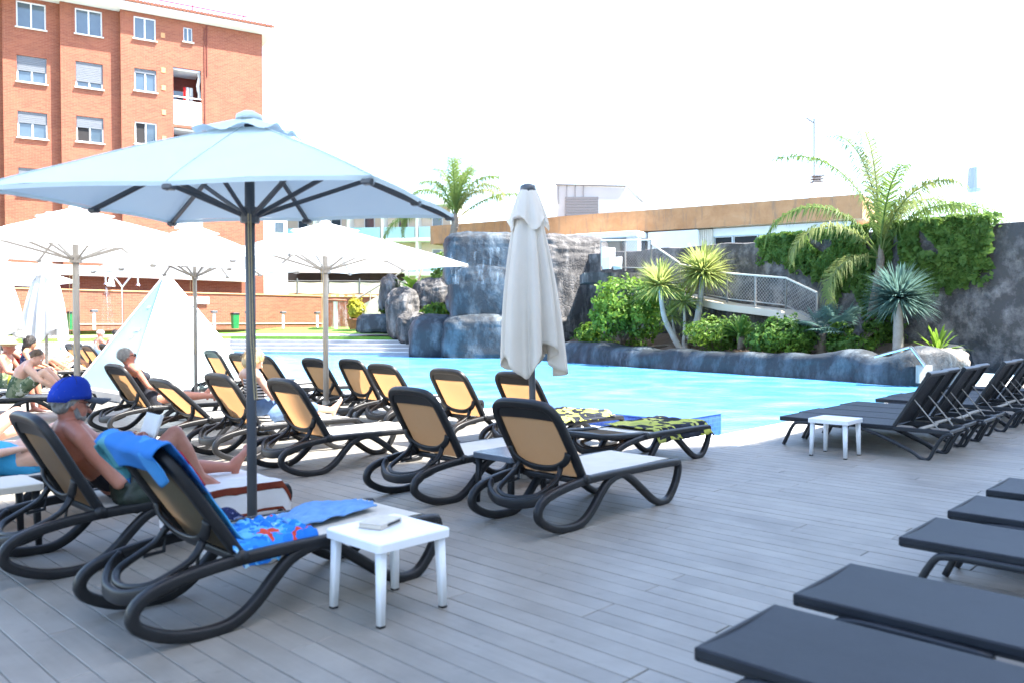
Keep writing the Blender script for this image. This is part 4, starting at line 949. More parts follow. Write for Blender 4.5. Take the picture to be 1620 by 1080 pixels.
# ================================================================== FURNITURE
# ---------------- cream sling lounger with looping black side frames (x from head to foot, origin at the rear loop's floor contact)
LOOP = [(1.43, .322), (1.1, .332), (.75, .338), (.45, .342), (.2, .338), (-.02, .318), (-.2, .283), (-.29, .235), (-.315, .17), (-.27, .112), (-.14, .05), (.02, .024), (.14, .03),
        (.23, .068), (.31, .13), (.39, .21), (.48, .285), (.60, .325), (.70, .318), (.82, .25), (.95, .16), (1.08, .07), (1.19, .022), (1.30, .024), (1.37, .07), (1.44, .16), (1.475, .25), (1.468, .30)]
def back_pts(beta, a, y, n, hx=.2, hz=.348):
    a *= .94; d = V((-cos(beta), 0, sin(beta))); nn = V((sin(beta), 0, cos(beta))); return V((hx, 0, hz)) + d * a + nn * n + V((0, y, 0))
def build_lounger(beta, label, group='cream sling sun loungers on the deck'):
    root = empty('sun_lounger', (0, 0, 0), 0, label, 'sun lounger', group)
    for sd in (-1, 1):
        q = MB(); path = spline([V((x, sd * .325, z)) for x, z in LOOP], 3, True)
        prof = rrect(.056, .060, .018, 3); q.sweep(path, prof, V((0, 1, 0)), True); q.build('side_frame', M['black'], root, True)
        for x in (.05, 1.24):
            q = MB(); q.bbox((x, sd * .325, .004), (.05, .04, .016), .004); q.build('foot_pad', M['black'], root)
        q = MB(); q.tube([(.2, sd * .295, .352), (.2, sd * .36, .352)], .036, 12); q.build('hinge', M['black'], root, True)
    for x_ in (1.42, .85, .24): q = MB(); q.sweep([(x_, -.3, .32), (x_, .3, .32)], rrect(.042, .05, .012, 2), V((0, 0, 1))); q.build('cross_bar', M['black'], root)
    q = MB(); q.grid(lambda a, c: V((.22 + a * 1.235, (c - .5) * .60, .362 - .012 * sin(pi * c) * sin(pi * a) - (0.05 * max(0, a - .93) / .07 if a > .93 else 0))), 30, 8); q.grid(lambda a, c: V((.22 + a * 1.235, (c - .5) * .60, .352 - .012 * sin(pi * c) * sin(pi * a) - (0.05 * max(0, a - .93) / .07 if a > .93 else 0))), 30, 8)
    q.build('seat_sling', M['sling_s'], root, True)
    # backrest
    L = .69; pts = [(0.0, -.30), (.2, -.305), (.42, -.303), (.56, -.295), (.63, -.272), (.675, -.225), (.692, -.13), (.695, 0)]
    pts = pts + [(a, -y) for a, y in pts[-2::-1]]
    q = MB(); path = spline([back_pts(beta, a, y, 0.012) for a, y in pts], 3); nn = V((sin(beta), 0, cos(beta)))
    q.sweep(path, rrect(.056, .066, .018, 3), nn); q.build('back_frame', M['black'], root, True)
    q = MB(); q.grid(lambda a, c: back_pts(beta, .555 + a * .125, (c - .5) * .53, .022 + .012 * sin(pi * c)), 4, 8); q.grid(lambda a, c: back_pts(beta, .555 + a * .125, (c - .5) * .53, -.004 + .012 * sin(pi * c)), 4, 8)
    q.grid(lambda a, c: back_pts(beta, .555, (c - .5) * .53, -.004 + .026 * a + .012 * sin(pi * c)), 1, 8); q.build('head_panel', M['black'], root, True)
    q = MB(); q.grid(lambda a, c: back_pts(beta, .0 + a * .56, (c - .5) * .57, .012 - .03 * sin(pi * c) * sin(pi * min(1, a * 1.1))), 14, 10); q.build('back_sling', M['sling_b'], root, True)
    q = MB(); path = spline([back_pts(beta, .26, -.285, -.012), back_pts(beta, .2, -.255, -.04), back_pts(beta, .135, -.14, -.055), back_pts(beta, .118, 0, -.06), back_pts(beta, .135, .14, -.055), back_pts(beta, .2, .255, -.04), back_pts(beta, .26, .285, -.012)], 4)
    q.sweep(path, rrect(.024, .055, .01, 2), nn); q.build('back_arc', M['black'], root, True)
    top = back_pts(beta, .15, .2, -.055)
    lo = min(.30, top.z - .02)
    q = MB(); path = spline([back_pts(beta, .15, -.2, -.055), V((top.x * .5 - .03, -.215, (top.z + .27) / 2)), V((-.16, -.19, .275)), V((-.225, -.1, .25)), V((-.24, 0, .243)), V((-.225, .1, .25)), V((-.16, .19, .275)), V((top.x * .5 - .03, .215, (top.z + .27) / 2)), top], 4)
    q.sweep(path, rrect(.03, .04, .01, 2), V((0.5, 0, 1))); q.build('support_hoop', M['black'], root, True)
    q = MB(); path = spline([V((-.12, -.31, .295)), V((-.2, -.25, .25)), V((-.265, -.12, .215)), V((-.28, 0, .208)), V((-.265, .12, .215)), V((-.2, .25, .25)), V((-.12, .31, .295))], 4)
    q.sweep(path, rrect(.075, .035, .014, 2), V((0, 0, 1))); q.build('rear_crossbar', M['black'], root, True)
    for sd in (-1, 1):
        q = MB(); q.tube([back_pts(beta, .17, sd * .2, -.05), V((.05, sd * .19, .31)), V((-.05, sd * .2, .30))], .012, 6); q.build('ratchet_arm', M['black'], root)
    return root
B57 = R(58)
LP = {}
lrnd = random.Random(12)
def lounger(u, w, label, beta=58, rz=0.0, group='cream sling sun loungers on the deck'):
    if beta not in LP: LP[beta] = build_lounger(R(beta), label, group); o = LP[beta]
    else: o = copy_tree(LP[beta])
    o.location = uw(u, w); o.rotation_euler = (0, 0, ROT_U + rz + (lrnd.uniform(-.035, .035) if not rz else 0)); o['label'] = label; return o
# front row (nearest the camera), middle row, pool row
L1 = lounger(1.75, 4.04, 'lounger with a blue towel over its backrest beside the white table', 56, 1e-6)
LM = lounger(1.63, 5.53, 'lounger carrying the man in the blue cap', 61, 1e-6)
lounger(1.45, 7.0, 'lounger at the left edge carrying a woman in blue bikini', 22)
lounger(1.5, 8.35, 'lounger behind the capped man carrying a reclining woman', 30)
lounger(4.46, 4.06, 'empty lounger nearest the open deck in the middle row')
lounger(4.46, 5.36, 'empty lounger left of the small dark table', 60)
lounger(4.38, 7.22, 'empty glowing orange backed lounger right of the blonde woman')
lounger(4.33, 8.47, 'lounger carrying the blonde woman in a striped top')
lounger(4.28, 9.55, 'empty lower reclined lounger left of the blonde woman', 44)
lounger(4.3, 11.3, 'lounger carrying the woman with sunglasses')
lounger(6.66, 5.05, 'flat folded lounger under the yellow and black towel', 3)
lounger(6.75, 6.32, 'pool row lounger directly behind the closed umbrella')
POOLROW = [(6.65, 7.35, 'pool row lounger seen alone left of the closed umbrella'), (6.95, 9.0, 'rightmost of three pool row loungers near the pale umbrella pole'), (7.05, 9.92, 'middle of three pool row loungers right of the pale umbrella pole'),
           (7.1, 10.95, 'pool row lounger crossed by the pale umbrella pole'), (7.2, 12.6, 'pool row lounger just right of the grey umbrella pole'), (7.25, 13.6, 'pool row lounger half hidden behind the blonde head'), (7.4, 14.95, 'leftmost pool row lounger beside the white pyramid')]
for k, (u, w, lb) in enumerate(POOLROW): lounger(u, w, lb, (58, 56, 61, 58, 56, 58, 61)[k])
# sunlit loungers far left
FARL = [(118, 548, 20.5, 'far lounger pair left member beside the striped towel'), (132, 545, 20.8, 'far lounger directly left of the dark umbrella pole'), (146, 546, 19.5, 'far lounger directly right of the dark umbrella pole'), (172, 545, 20.5, 'far lounger behind the pyramid edge')]
for px, py, Y, lb in FARL:
    p = at(px, py, Y); o = lounger(0, 0, lb); o.location = (p.x, p.y, 0)

# ---------------- charcoal sling lounger (x from foot to head)
def build_dark(beta, label, group):
    root = empty('pool_lounger', (0, 0, 0), 0, label, 'sun lounger', group); hx = 1.32
    for sd in (-1, 1):
        q = MB(); q.sweep([(0.0, sd * .285, .312), (1.95 if beta < .1 else 1.9, sd * .285, .312)], rrect(.045, .036, .008, 2), V((0, 0, 1))); q.build('side_rail', M['darkframe'], root)
        q = MB(); q.sweep(spline([V((.75, sd * .31, .285)), V((.45, sd * .31, .29)), V((.24, sd * .31, .285)), V((.16, sd * .31, .24)), V((.05, sd * .31, .012))], 4), rrect(.05, .036, .01, 2), V((0, 1, 0))); q.build('leg', M['darkframe'], root, True)
        q = MB(); q.sweep(spline([V((.95, sd * .31, .285)), V((1.15, sd * .31, .235)), V((1.5, sd * .31, .09)), V((1.62, sd * .31, .016)), V((1.70, sd * .31, .02)), V((1.76, sd * .31, .14)), V((1.84, sd * .31, .27)), V((1.93, sd * .31, .305))], 4), rrect(.05, .036, .01, 2), V((0, 1, 0))); q.build('leg', M['darkframe'], root, True)
    for x in (.02, 1.0, 1.88): q = MB(); q.sweep([(x, -.285, .312), (x, .285, .312)], rrect(.04, .036, .008, 2), V((0, 0, 1))); q.build('cross_tube', M['darkframe'], root)
    q = MB(); q.tube([(1.6, -.29, .33), (1.6, .29, .33)], .02, 8); q.build('stay_tube', M['pole_l'], root)
    q = MB(); q.grid(lambda a, c: V((.0 + a * hx, (c - .5) * .60, .345 - .008 * sin(pi * c))), 14, 6); q.grid(lambda a, c: V((.0 + a * hx, (c - .5) * .60, .335 - .008 * sin(pi * c))), 14, 6)
    for c, d in (((hx / 2, .3, .325), (hx, .02, .038)), ((hx / 2, -.3, .325), (hx, .02, .038)), ((0.0, 0, .320), (.02, .62, .05))): q.bbox(c, d, .005)
    q.build('seat_sling', M['sling_d'], root)
    d = V((cos(beta), 0, sin(beta))); nn = V((-sin(beta), 0, cos(beta))); h = V((hx + .01, 0, .345)); L = .68
    for sd in (-1, 1): q = MB(); q.sweep([h + V((0, sd * .285, 0)), h + d * L + V((0, sd * .285, 0))], rrect(.04, .034, .008, 2), nn); q.build('back_side', M['darkframe'], root)
    q = MB(); q.sweep([h + d * L + V((0, -.3, 0)), h + d * L + V((0, .3, 0))], rrect(.05, .05, .014, 2), nn); q.build('back_top', M['darkframe'], root)
    q = MB(); q.grid(lambda a, c: h + d * (a * L) + V((0, (c - .5) * .57, 0)) + nn * .016, 8, 6); q.grid(lambda a, c: h + d * (a * L) + V((0, (c - .5) * .57, 0)) + nn * .006, 8, 6); q.build('back_sling', M['sling_d'], root)
    if beta > .3:
        for sd in (-1, 1):
            q = MB(); q.tube([h + d * .36 + V((0, sd * .25, 0)), V((1.78, sd * .25, .33))], .007, 6); q.build('stay', M['pole_l'], root)
    return root
dk = None
def dark(u, w, label, beta, group):
    key = ('d', beta)
    if key not in LP: LP[key] = build_dark(R(beta), label, group); o = LP[key]
    else: o = copy_tree(LP[key])
    o.location = uw(u, w); o.rotation_euler = (0, 0, ROT_NW); o['label'] = label; return o
GR = 'charcoal loungers lined up along the right pool edge'; ORD = ['first', 'second', 'third', 'fourth', 'fifth', 'sixth', 'seventh', 'eighth', 'ninth']
for k, u in enumerate((9.80, 10.45, 11.10, 11.75, 12.95, 13.6, 14.25, 14.9, 16.1)):
    dark(u, 4.55 + (0.05 if k % 2 else 0), f'{ORD[k]} upright charcoal lounger from the small white table along the pool edge', 59, GR)
GF = 'flat charcoal loungers at the lower right'
for u, lb in ((2.84, 'flat charcoal lounger nearest the bottom edge at the lower right'), (3.63, 'flat charcoal lounger second from the bottom edge at the lower right'), (4.91, 'flat charcoal lounger third from the bottom edge showing its foot legs'),
              (5.76, 'flat charcoal lounger fourth from the bottom edge at the right margin'), (6.62, 'flat charcoal lounger fifth from the bottom edge, only its corner showing')):
    dark(u, 1.52, lb, 0, GF)

# ---------------- small square tables
def table(label, loc, rz, mtop, mleg, size=.46, h=.42, group=None):
    root = empty('side_table', loc, rz, label, 'table', group); q = MB()
    P = rrect(size, size, .03, 4)
    n = len(P); q.v = [(x, y, h - .045) for x, y in P] + [(x, y, h - .006) for x, y in P] + [(x * .985, y * .985, h) for x, y in P]
    q.f = [tuple(range(2 * n, 3 * n))] + [(r * n + i, r * n + (i + 1) % n, (r + 1) * n + (i + 1) % n, (r + 1) * n + i) for r in range(2) for i in range(n)] + [tuple(range(n))[::-1]]
    q.build('tabletop', mtop, root)
    s = size / 2 - .045
    for a in (-1, 1):
        for c in (-1, 1):
            q = MB(); q.sweep([(a * s, c * s, h - .045), (a * (s + .012), c * (s + .012), .012)], rrect(.046, .046, .012, 3), V((1, 0, 0)), scale=[1.05, .82]); lg = q.build('leg', mleg, root, True)
            q = MB(); q.bbox((a * (s + .012), c * (s + .012), .006), (.036, .036, .012), .003); q.build('foot', M['black'], lg)
    return root
T1 = table('white plastic table with a book on it in the foreground', uw(2.63, 3.42), ROT_U, M['white'], M['white'], .47)
table('small white plastic table left of the upright charcoal loungers', uw(9.12, 3.72), ROT_U, M['white'], M['white'], .45)
table('small dark table between the two empty middle row loungers', uw(4.90, 4.71), ROT_U, M['bluegrey'], M['black'], .46)
table('beige plastic table left of the capped man lounger', uw(1.55, 6.27), ROT_U, M['stucco_c'], M['black'], .46)
table('small dark table beside the sunlit man at far left', on(14, 655), ROT_U, M['bluegrey'], M['black'], .5)
# book on the white table
bk = empty('book', uw(2.64, 3.50, .422), ROT_U + .35, 'closed pale covered paperback lying on the white table', 'book')
q = MB(); q.bbox((0, 0, .013), (.20, .135, .020), .002); q.build('pages', M['stucco_c'], bk)
M['cover'] = mat('book_cover', (.55, .50, .42), (.42, .38, .33), .5, 14, .05)
q = MB(); q.bbox((0, 0, .0255), (.206, .14, .003), .001); q.bbox((0, 0, .0015), (.206, .14, .003), .001); q.bbox((0, -.0695, .0135), (.206, .003, .024), .001); q.build('cover', M['cover'], bk)
q = MB(); q.box((.02, -.0725, .0135), (.12, .002, .012)); q.build('spine_print', M['black'], bk)

# ---------------- towels and clothes
def printmat(name, cols, scale, mix=0.5, voro=True):
    m, nt, n, l, p = _mat(name); vec = coords(n, l); vo = n.new('ShaderNodeTexVoronoi'); vo.inputs['Scale'].default_value = scale
    nz = n.new('ShaderNodeTexNoise'); nz.inputs['Scale'].default_value = scale * .8; l.new(vec, nz.inputs['Vector']); mv = n.new('ShaderNodeMix'); mv.data_type = 'VECTOR'; mv.inputs[0].default_value = .25
    l.new(vec, mv.inputs[4]); l.new(nz.outputs['Color'], mv.inputs[5]); l.new(mv.outputs[1], vo.inputs['Vector'])
    sep = n.new('ShaderNodeSeparateColor'); l.new(vo.outputs['Color'], sep.inputs[0])
    r = n.new('ShaderNodeValToRGB'); r.color_ramp.interpolation = 'CONSTANT'; e = r.color_ramp.elements
    while len(e) < len(cols): e.new(.5)
    for k, (pos, c) in enumerate(cols): e[k].position = pos; e[k].color = (*c, 1)
    l.new(sep.outputs[0], r.inputs[0]); l.new(r.outputs[0], p.inputs['Base Color']); p.inputs['Roughness'].default_value = .9; p.inputs['Specular IOR Level'].default_value = .15
    bump(n, l, noise_tex(n, l, vec, 220, 3), .5, .006, p); return m
M['towel_blue'] = printmat('blue_print_towel', [(0, (.02, .16, .55)), (.3, (.03, .22, .62)), (.52, (.12, .42, .72)), (.7, (.04, .30, .68)), (.85, (.42, .66, .80)), (.95, (.6, .06, .03))], 15)
M['towel_royal'] = printmat('royal_blue_terry', [(0, (.030, .165, .45)), (.35, (.045, .215, .50)), (.6, (.025, .145, .42)), (.86, (.018, .085, .30)), (.94, (.07, .25, .30))], 4)
M['towel_cyan'] = mat('cyan_terry', (.10, .42, .75), (.05, .32, .68), .95, 6, .8, 180, .006, spec=.1)
M['towel_red'] = mat('red_terry', (.50, .03, .03), (.35, .015, .02), .95, 9, .8, 180, .006, spec=.1)
M['towel_yellow'] = printmat('yellow_black_towel', [(0, (.012, .014, .02)), (.42, (.36, .37, .07)), (.64, (.42, .42, .11)), (.78, (.02, .025, .035)), (.9, (.30, .32, .08))], 8)
M['towel_white'] = mat('white_terry', (.72, .68, .66), (.64, .60, .58), .95, 6, .8, 180, .006, spec=.1)
M['towel_brown'] = mat('brown_stripe', (.22, .05, .025), (.14, .03, .02), .95, 9, .8, 180, .006, spec=.1)
M['denim'] = mat('light_blue_cotton', (.17, .34, .62), (.12, .26, .52), .9, 8, .5, 150, .006, spec=.1)
M['darkcloth'] = printmat('navy_pattern_cloth', [(0, (.015, .02, .06)), (.4, (.03, .035, .10)), (.75, (.2, .22, .32)), (.85, (.02, .025, .08))], 30)
M['bag'] = mat('dark_green_bag', (.02, .035, .022), (.012, .016, .012), .6, 6, .4, 40)
def drape(name, fn, m, parent=None, nu=40, nv=24, wr=.010, seed=0, thick=.006, loc=None, rz=0):
    q = MB()
    def g_(a, c):
        p = V(fn(a, c)); s = p * 7 + V((seed, seed * 2, 0)); return p + V((noise.noise(s) * wr, noise.noise(s + V((9, 0, 0))) * wr, abs(noise.noise(s + V((0, 9, 0)))) * wr * 1.3))
    q.grid(g_, nu, nv); o = q.build(name, m, parent, True, loc, rz); mod(o, 'SOLIDIFY', thickness=thick, offset=1); return o
l1loc, l1rz = uw(1.75, 4.04), ROT_U
tw1 = empty('beach_towel', l1loc, l1rz, 'royal blue patterned beach towel draped over the nearest lounger backrest', 'towel')
def over_back(a, c, beta=R(56)):
    """a runs from the back side hem over the top down the front; c across"""
    s = -.17 + a * .62; y = -.34 + c * .70
    if s < 0: p = back_pts(beta, .728 + s * (.9 + .25 * sin(c * 8)), y, -.05 - .02 * sin(c * 12) * (-s) * 5)
    elif s < .10: t = s / .10; p = back_pts(beta, .728 + .014 * sin(t * pi), y, -.05 + .10 * t)
    else: p = back_pts(beta, .728 - (s - .10), y, .05 + .006 * sin(c * 20))
    return p
drape('top_fold', over_back, M['towel_royal'], tw1, 36, 30, .012, 1)
def corner_flap(a, c): return back_pts(R(56), .72 - a * (.30 - .16 * c), .335 + .025 * sin(a * 5) + .03 * a, -.07 + .14 * c + .03 * a)
drape('side_flap', corner_flap, M['towel_royal'], tw1, 20, 12, .010, 2)
def front_panel(a, c): return back_pts(R(56), .58 - a * .52, -.335 + c * .42 * (1 - .25 * a), .056 + .004 * sin(c * 15))
drape('front_panel', front_panel, M['towel_cyan'], tw1, 26, 14, .010, 3)
def red_band(a, c): return back_pts(R(56), .66 - a * .22, -.338 + c * .07, .063)
drape('red_band', red_band, M['towel_red'], tw1, 10, 4, .004, 4)
def seat_part(a, c): return V((.16 + a * .50, -.335 + c * (.62 - .18 * a), .378 + .05 * abs(noise.noise(V((a * 8, c * 6, 3)))) + (.10 * (1 - a / .12) if a < .12 else 0) - (.09 * (1 - c / .10) if c < .10 else 0)))
drape('seat_part', seat_part, M['towel_blue'], tw1, 46, 34, .016, 5)
o = drape('folded_shirt', lambda a, c: V((.62 + a * .62, -.14 + c * .36 * (.6 + .4 * sin(a * pi)) + .10 * a, .374 + .045 * abs(noise.noise(V((a * 3.5, c * 11, 8)))))), M['denim'], None, 56, 40, .014, 6, .008, l1loc, l1rz); tag(o, 'crumpled light blue cotton garment lying on the nearest lounger seat', 'garment')
o = drape('bikini_top', lambda a, c: V((.33 + a * .17, .16 + c * .13, .41 + .05 * sin(a * pi) * sin(c * pi))), M['darkcloth'], None, 22, 18, .03, 9, .006, l1loc, l1rz); tag(o, 'crumpled navy patterned cloth on top of the blue towel', 'garment')
if 0: o = drape('red_cloth', lambda a, c: V((.02 + a * .14, .05 + c * .14, .012 + .02 * sin(a * 9) * sin(c * 7))), M['towel_red'], None, 20, 16, .02, 12, .01, l1loc + V((0, 0, .0)), l1rz); pass
# white towel with brown stripe hanging over the man's lounger foot
lmloc, lmrz = uw(1.63, 5.53), ROT_U
tw2 = empty('beach_towel', lmloc, lmrz, 'white towel with brown stripes hanging over the foot of the capped man lounger', 'towel')
def foot_towel(y0, y1, off):
    def fn(a, c):
        x = .55 + a * .93; s = y0 + c * (y1 - y0); z = .372
        if s < 0: y = -.355; zz = z + s
        else: y = -.355 + s; zz = z
        if a > .93: zz -= (a - .93) * 1.6
        return V((x, y - .012 * sin(a * 14) * (s < 0) * (-s) * 8 - off, zz + off))
    return fn
drape('main_cloth', foot_towel(-.20, .66, 0), M['towel_white'], tw2, 40, 40, .010, 7)
drape('upper_stripe', foot_towel(-.055, -.005, .007), M['towel_brown'], tw2, 40, 5, .010, 7, .003)
drape('lower_stripe', foot_towel(-.205, -.185, .007), M['towel_brown'], tw2, 40, 3, .010, 7, .003)
bg = boulder(lmloc + U * .52 + W * -.24 + V((0, 0, .43)), axes(.20, .12, .11, ROT_U), 61, M['bag'], 'beach_bag', .7, .22, 40, 30); tag(bg, 'slumped dark green beach bag beside the reading man', 'bag')
# yellow and black towels on the flat pool lounger and its neighbour
o = drape('beach_towel', lambda a, c: V((.42 + a * 1.13, -.36 + c * .72, .378 - (.13 * (1 - c / .12) if c < .12 else 0) - (max(0, a - .93) / .07) * .12 + .015 * abs(noise.noise(V((a * 6, c * 5, 1)))))), M['towel_yellow'], None, 46, 30, .016, 8, .006, uw(6.66, 5.05), ROT_U); tag(o, 'yellow and black patterned towel spread on the flat lounger', 'towel')
o = drape('beach_towel', lambda a, c: V((.30 + a * 1.0, -.36 + c * .74, .385 - (.06 * (1 - c / .12) if c < .12 else 0) + .05 * abs(noise.noise(V((a * 5, c * 4, 5)))))), M['towel_yellow'], None, 40, 30, .03, 18, .006, uw(6.75, 6.32), ROT_U); tag(o, 'rumpled yellow and dark towel on the lounger behind the closed umbrella', 'towel')
o = drape('striped_towel', lambda a, c: V((-.02 + .03 * sin(c * 20), -.38 + c * .8, 1.02 - a * .55)), printmat('blue_white_stripe', [(0, (.7, .75, .8)), (.5, (.2, .42, .68)), (.8, (.7, .75, .8))], 6), None, 16, 30, .02, 21, .006, at(100, 540, 21.0) - V((0, 0, at(100, 540, 21).z)), .4); tag(o, 'blue striped towel hanging behind the far left loungers', 'towel')

# ---------------- open square umbrellas
def umbrella(label, loc, rz, half_a, half_b, zr, zp, pole_m, rib_m, pole_r, canvas, base=True, lean=(0, 0), sleeve=True, group='open square umbrellas'):
    root = empty('parasol', loc, rz, label, 'umbrella', group); ap = V((0, 0, zp)); corners = []
    for k in range(8):
        a = [(-1, -1), (0, -1), (1, -1), (1, 0), (1, 1), (0, 1), (-1, 1), (-1, 0)][k]; sag = 0.0
        corners.append(V((a[0] * half_a , a[1] * half_b , zr + sag + a[0] * lean[0] + a[1] * lean[1])))
    q = MB(); N = 16; n1 = 7
    def rim(s):
        k = int(s) % 8; t = s - int(s); p = corners[k].lerp(corners[(k + 1) % 8], t); return p + V((0, 0, .012 * sin(pi * t)))
    def top(s, t):
        e = rim(s); st = .10 + .9 * t; p = ap.lerp(e, st); k = s - int(s); return p + V((0, 0, .016 * sin(pi * st) - .009 * sin(pi * k) * sin(pi * st) + .006 * noise.noise(p * 3.1)))
    ns = 64
    vv = [top(8 * i / ns, j / N) for j in range(N + 1) for i in range(ns)]
    q.add(vv, [(j * ns + i, j * ns + (i + 1) % ns, (j + 1) * ns + (i + 1) % ns, (j + 1) * ns + i) for j in range(N) for i in range(ns)])
    # short valance hem folded under
    hv = [rim(8 * i / ns) for i in range(ns)]; q.add(hv + [v * .996 + V((0, 0, -.016)) for v in hv], [(i, (i + 1) % ns, ns + (i + 1) % ns, ns + i) for i in range(ns)])
    cn = q.build('canopy', canvas, root, True)
    for k in range(8):
        q = MB(); q.tube([top(k, j / N) + V((0, 0, .004)) for j in range(N + 1)], .0035, 5); q.build('seam', canvas, cn)
    q = MB(); vv = []; m = 5
    for j in range(m + 1):
        for i in range(ns):
            p = top(8 * i / ns, 0) ; e = rim(8 * i / ns); st = .02 + .22 * j / m; p = ap.lerp(e, st); p.z = zp + .045 - (zp - e.z) * st * .86 - .01 * sin(pi * st) + (.02 * sin(8 * i / ns * 2 * pi) if j == m else 0); vv.append(p)
    q.add(vv, [(j * ns + i, j * ns + (i + 1) % ns, (j + 1) * ns + (i + 1) % ns, (j + 1) * ns + i) for j in range(m) for i in range(ns)]); q.build('vent_cap', canvas, cn, True)
    q = MB(); q.tube([(0, 0, zp + .02), (0, 0, zp + .05), (0, 0, zp + .075)], [.085, .08, .035], 16); q.build('finial', canvas, root, True)
    q = MB(); q.tube([(0, 0, .02), (0, 0, zp + .06)], pole_r, 14); q.build('pole', pole_m, root, True)
    hubz = zr - .08
    q = MB(); q.tube([(0, 0, hubz - .05), (0, 0, hubz + .05)], pole_r * 1.9, 12); q.build('hub', rib_m, root)
    for k in range(8):
        e = corners[k]; q = MB(); a = ap.lerp(e, .06) - V((0, 0, .075)); q.sweep([a, ap.lerp(e, .5) - V((0, 0, .038)), e - V((0, 0, .032))], rrect(.034, .022, .005, 1), V((0, 0, 1))); rb = q.build('rib', rib_m, root)
        mid = ap.lerp(e, .52) + V((0, 0, -.052)); d = V((e.x, e.y, 0)).normalized() * pole_r * 1.6
        q = MB(); q.sweep([V((d.x, d.y, hubz)), mid], rrect(.03, .02, .005, 1), V((0, 0, 1))); q.build('strut', rib_m, rb)
        q = MB(); q.bbox((e.x * .975, e.y * .975, e.z - .028), (.06, .06, .03), .008); q.build('end_cap', M['pole_l'] if pole_m is not M['pole_d'] else M['pole_d'], rb)
    q = MB()
    for s in (.05, .085): q.tube([(-s, -.03, hubz), (-s - .02, -.05, 1.4), (-s + .03, -.05, 1.0)], .004, 4)
    q.build('cord', M['rope'], root)
    if base:
        q = MB(); q.bbox((0, 0, .03), (.5, .5, .06), .012); q.build('base_plate', M['concrete'], root)
        if not sleeve: return root
        q = MB(); q.tube([(0, 0, .06), (0, 0, .32)], pole_r * 1.35, 12); q.build('sleeve', pole_m, root)
    return root
umbrella('grey blue parasol with dark pole over the nearest loungers', (-1.69, 5.30, 0), 1.42 , .95, 1.13, 2.26, 2.77, M['pole_d'], M['pole_d'], .032, M['canvas_b'], lean=(0.02, 0), sleeve=False)
p = on(516, 667); umbrella('white parasol on pale pole right of the grey pole', (p.x, p.y, 0), ROT_U, 1.5, 1.5, 2.34, 2.92, M['pole_l'], M['pole_l'], .042, M['canvas'])
p = at(121, 508, 11.2); umbrella('white parasol on dark taupe pole above the far left sunbathers', (p.x, p.y, 0), ROT_U, 1.6, 1.6, 2.42, 3.0, M['pole_l'], M['pole_l'], .042, M['canvas'])
p = at(309, 508, 12.6); umbrella('white parasol on thin pale pole in front of the pyramid', (p.x, p.y, 0), ROT_U, 1.12, 1.12, 2.27, 2.93, M['pole_l'], M['pole_l'], .028, M['canvas'])
p = at(-20, 508, 19); umbrella('white parasol cut by the left edge behind the others', (p.x, p.y, 0), ROT_U, 1.5, 1.5, 2.4, 3.0, M['pole_l'], M['pole_l'], .04, M['canvas'])
# ---------------- closed umbrellas
def closed_parasol(label, loc, zt, zb, R0, canvas, pole_m, seed=0, pole_r=.033):
    root = empty('closed_parasol', loc, 0, label, 'umbrella'); q = MB(); n = 96; m = 40
    rg = random.Random(seed); lob = 9
    def fn(i, j):
        a = 2 * pi * i / n; t = j / m; hem = .17 * abs(sin(a * 1.5 + seed)) + .09 * sin(a * 4 + seed * 2)
        z = zt - (zt - zb + hem) * t; r = R0 * (.20 + .68 * t ** .72 + .10 * sin(t * pi)) * (1 + .10 * (t - .3) * sin(a + seed))
        f = sin(a * lob + 2.2 * sin(a * 2 + seed) + .5 * t); f = math.copysign(abs(f) ** .6, f); r *= 1 + (.06 + .23 * t) * f + .06 * t * sin(a * 17 + seed)
        return V((r * cos(a), r * sin(a) * .9, z))
    vv = [fn(i, j) for j in range(m + 1) for i in range(n)]
    q.add(vv, [(j * n + i, j * n + (i + 1) % n, (j + 1) * n + (i + 1) % n, (j + 1) * n + i) for j in range(m) for i in range(n)]); cn = q.build('folded_canopy', canvas, root, True); mod(cn, 'SOLIDIFY', thickness=.006, offset=0)
    q = MB(); vv = []; m2 = 10
    for j in range(m2 + 1):
        for i in range(n):
            a = 2 * pi * i / n; t = j / m2; r = R0 * (.20 + .44 * t ** .7) * (1 + .12 * t * sin(a * 5 + seed) + .06 * t * sin(a * 11)); z = zt + .03 - .36 * t - (.07 * sin(a * 4 + seed) if j == m2 else .0) * 1.0; vv.append(V((r * cos(a), r * sin(a) * .92, z)))
    q.add(vv, [(j * n + i, j * n + (i + 1) % n, (j + 1) * n + (i + 1) % n, (j + 1) * n + i) for j in range(m2) for i in range(n)]); q.build('vent_cap', canvas, cn, True)
    q = MB(); q.tube([(0, 0, zt - .02), (0, 0, zt + .045), (0, 0, zt + .065)], [.085, .075, .03], 16); q.build('finial', M['pole_d'], root, True)
    q = MB(); q.tube([(0, 0, .02), (0, 0, zt)], pole_r, 14); q.build('pole', pole_m, root, True)
    q = MB(); q.bbox((0, 0, .03), (.5, .5, .06), .012); q.build('base_plate', M['concrete'], root); return root
p = at(845, 508, 8.1); c_ = closed_parasol('closed pale grey parasol standing between the middle and pool rows', (p.x, p.y, 0), 2.78, 1.20, .305, M['canvas_g'], M['pole_d'], 2)
c_.rotation_euler = (0, R(-1.4), .4)
p = at(73, 508, 17.5); closed_parasol('closed white parasol left of the dark taupe pole', (p.x, p.y, 0), 2.75, 1.28, .42, M['canvas'], M['pole_l'], 4)
p = at(-2, 508, 15.5); closed_parasol('closed white parasol cut by the left edge', (p.x, p.y, 0), 2.55, 1.35, .40, M['canvas'], M['pole_l'], 6)

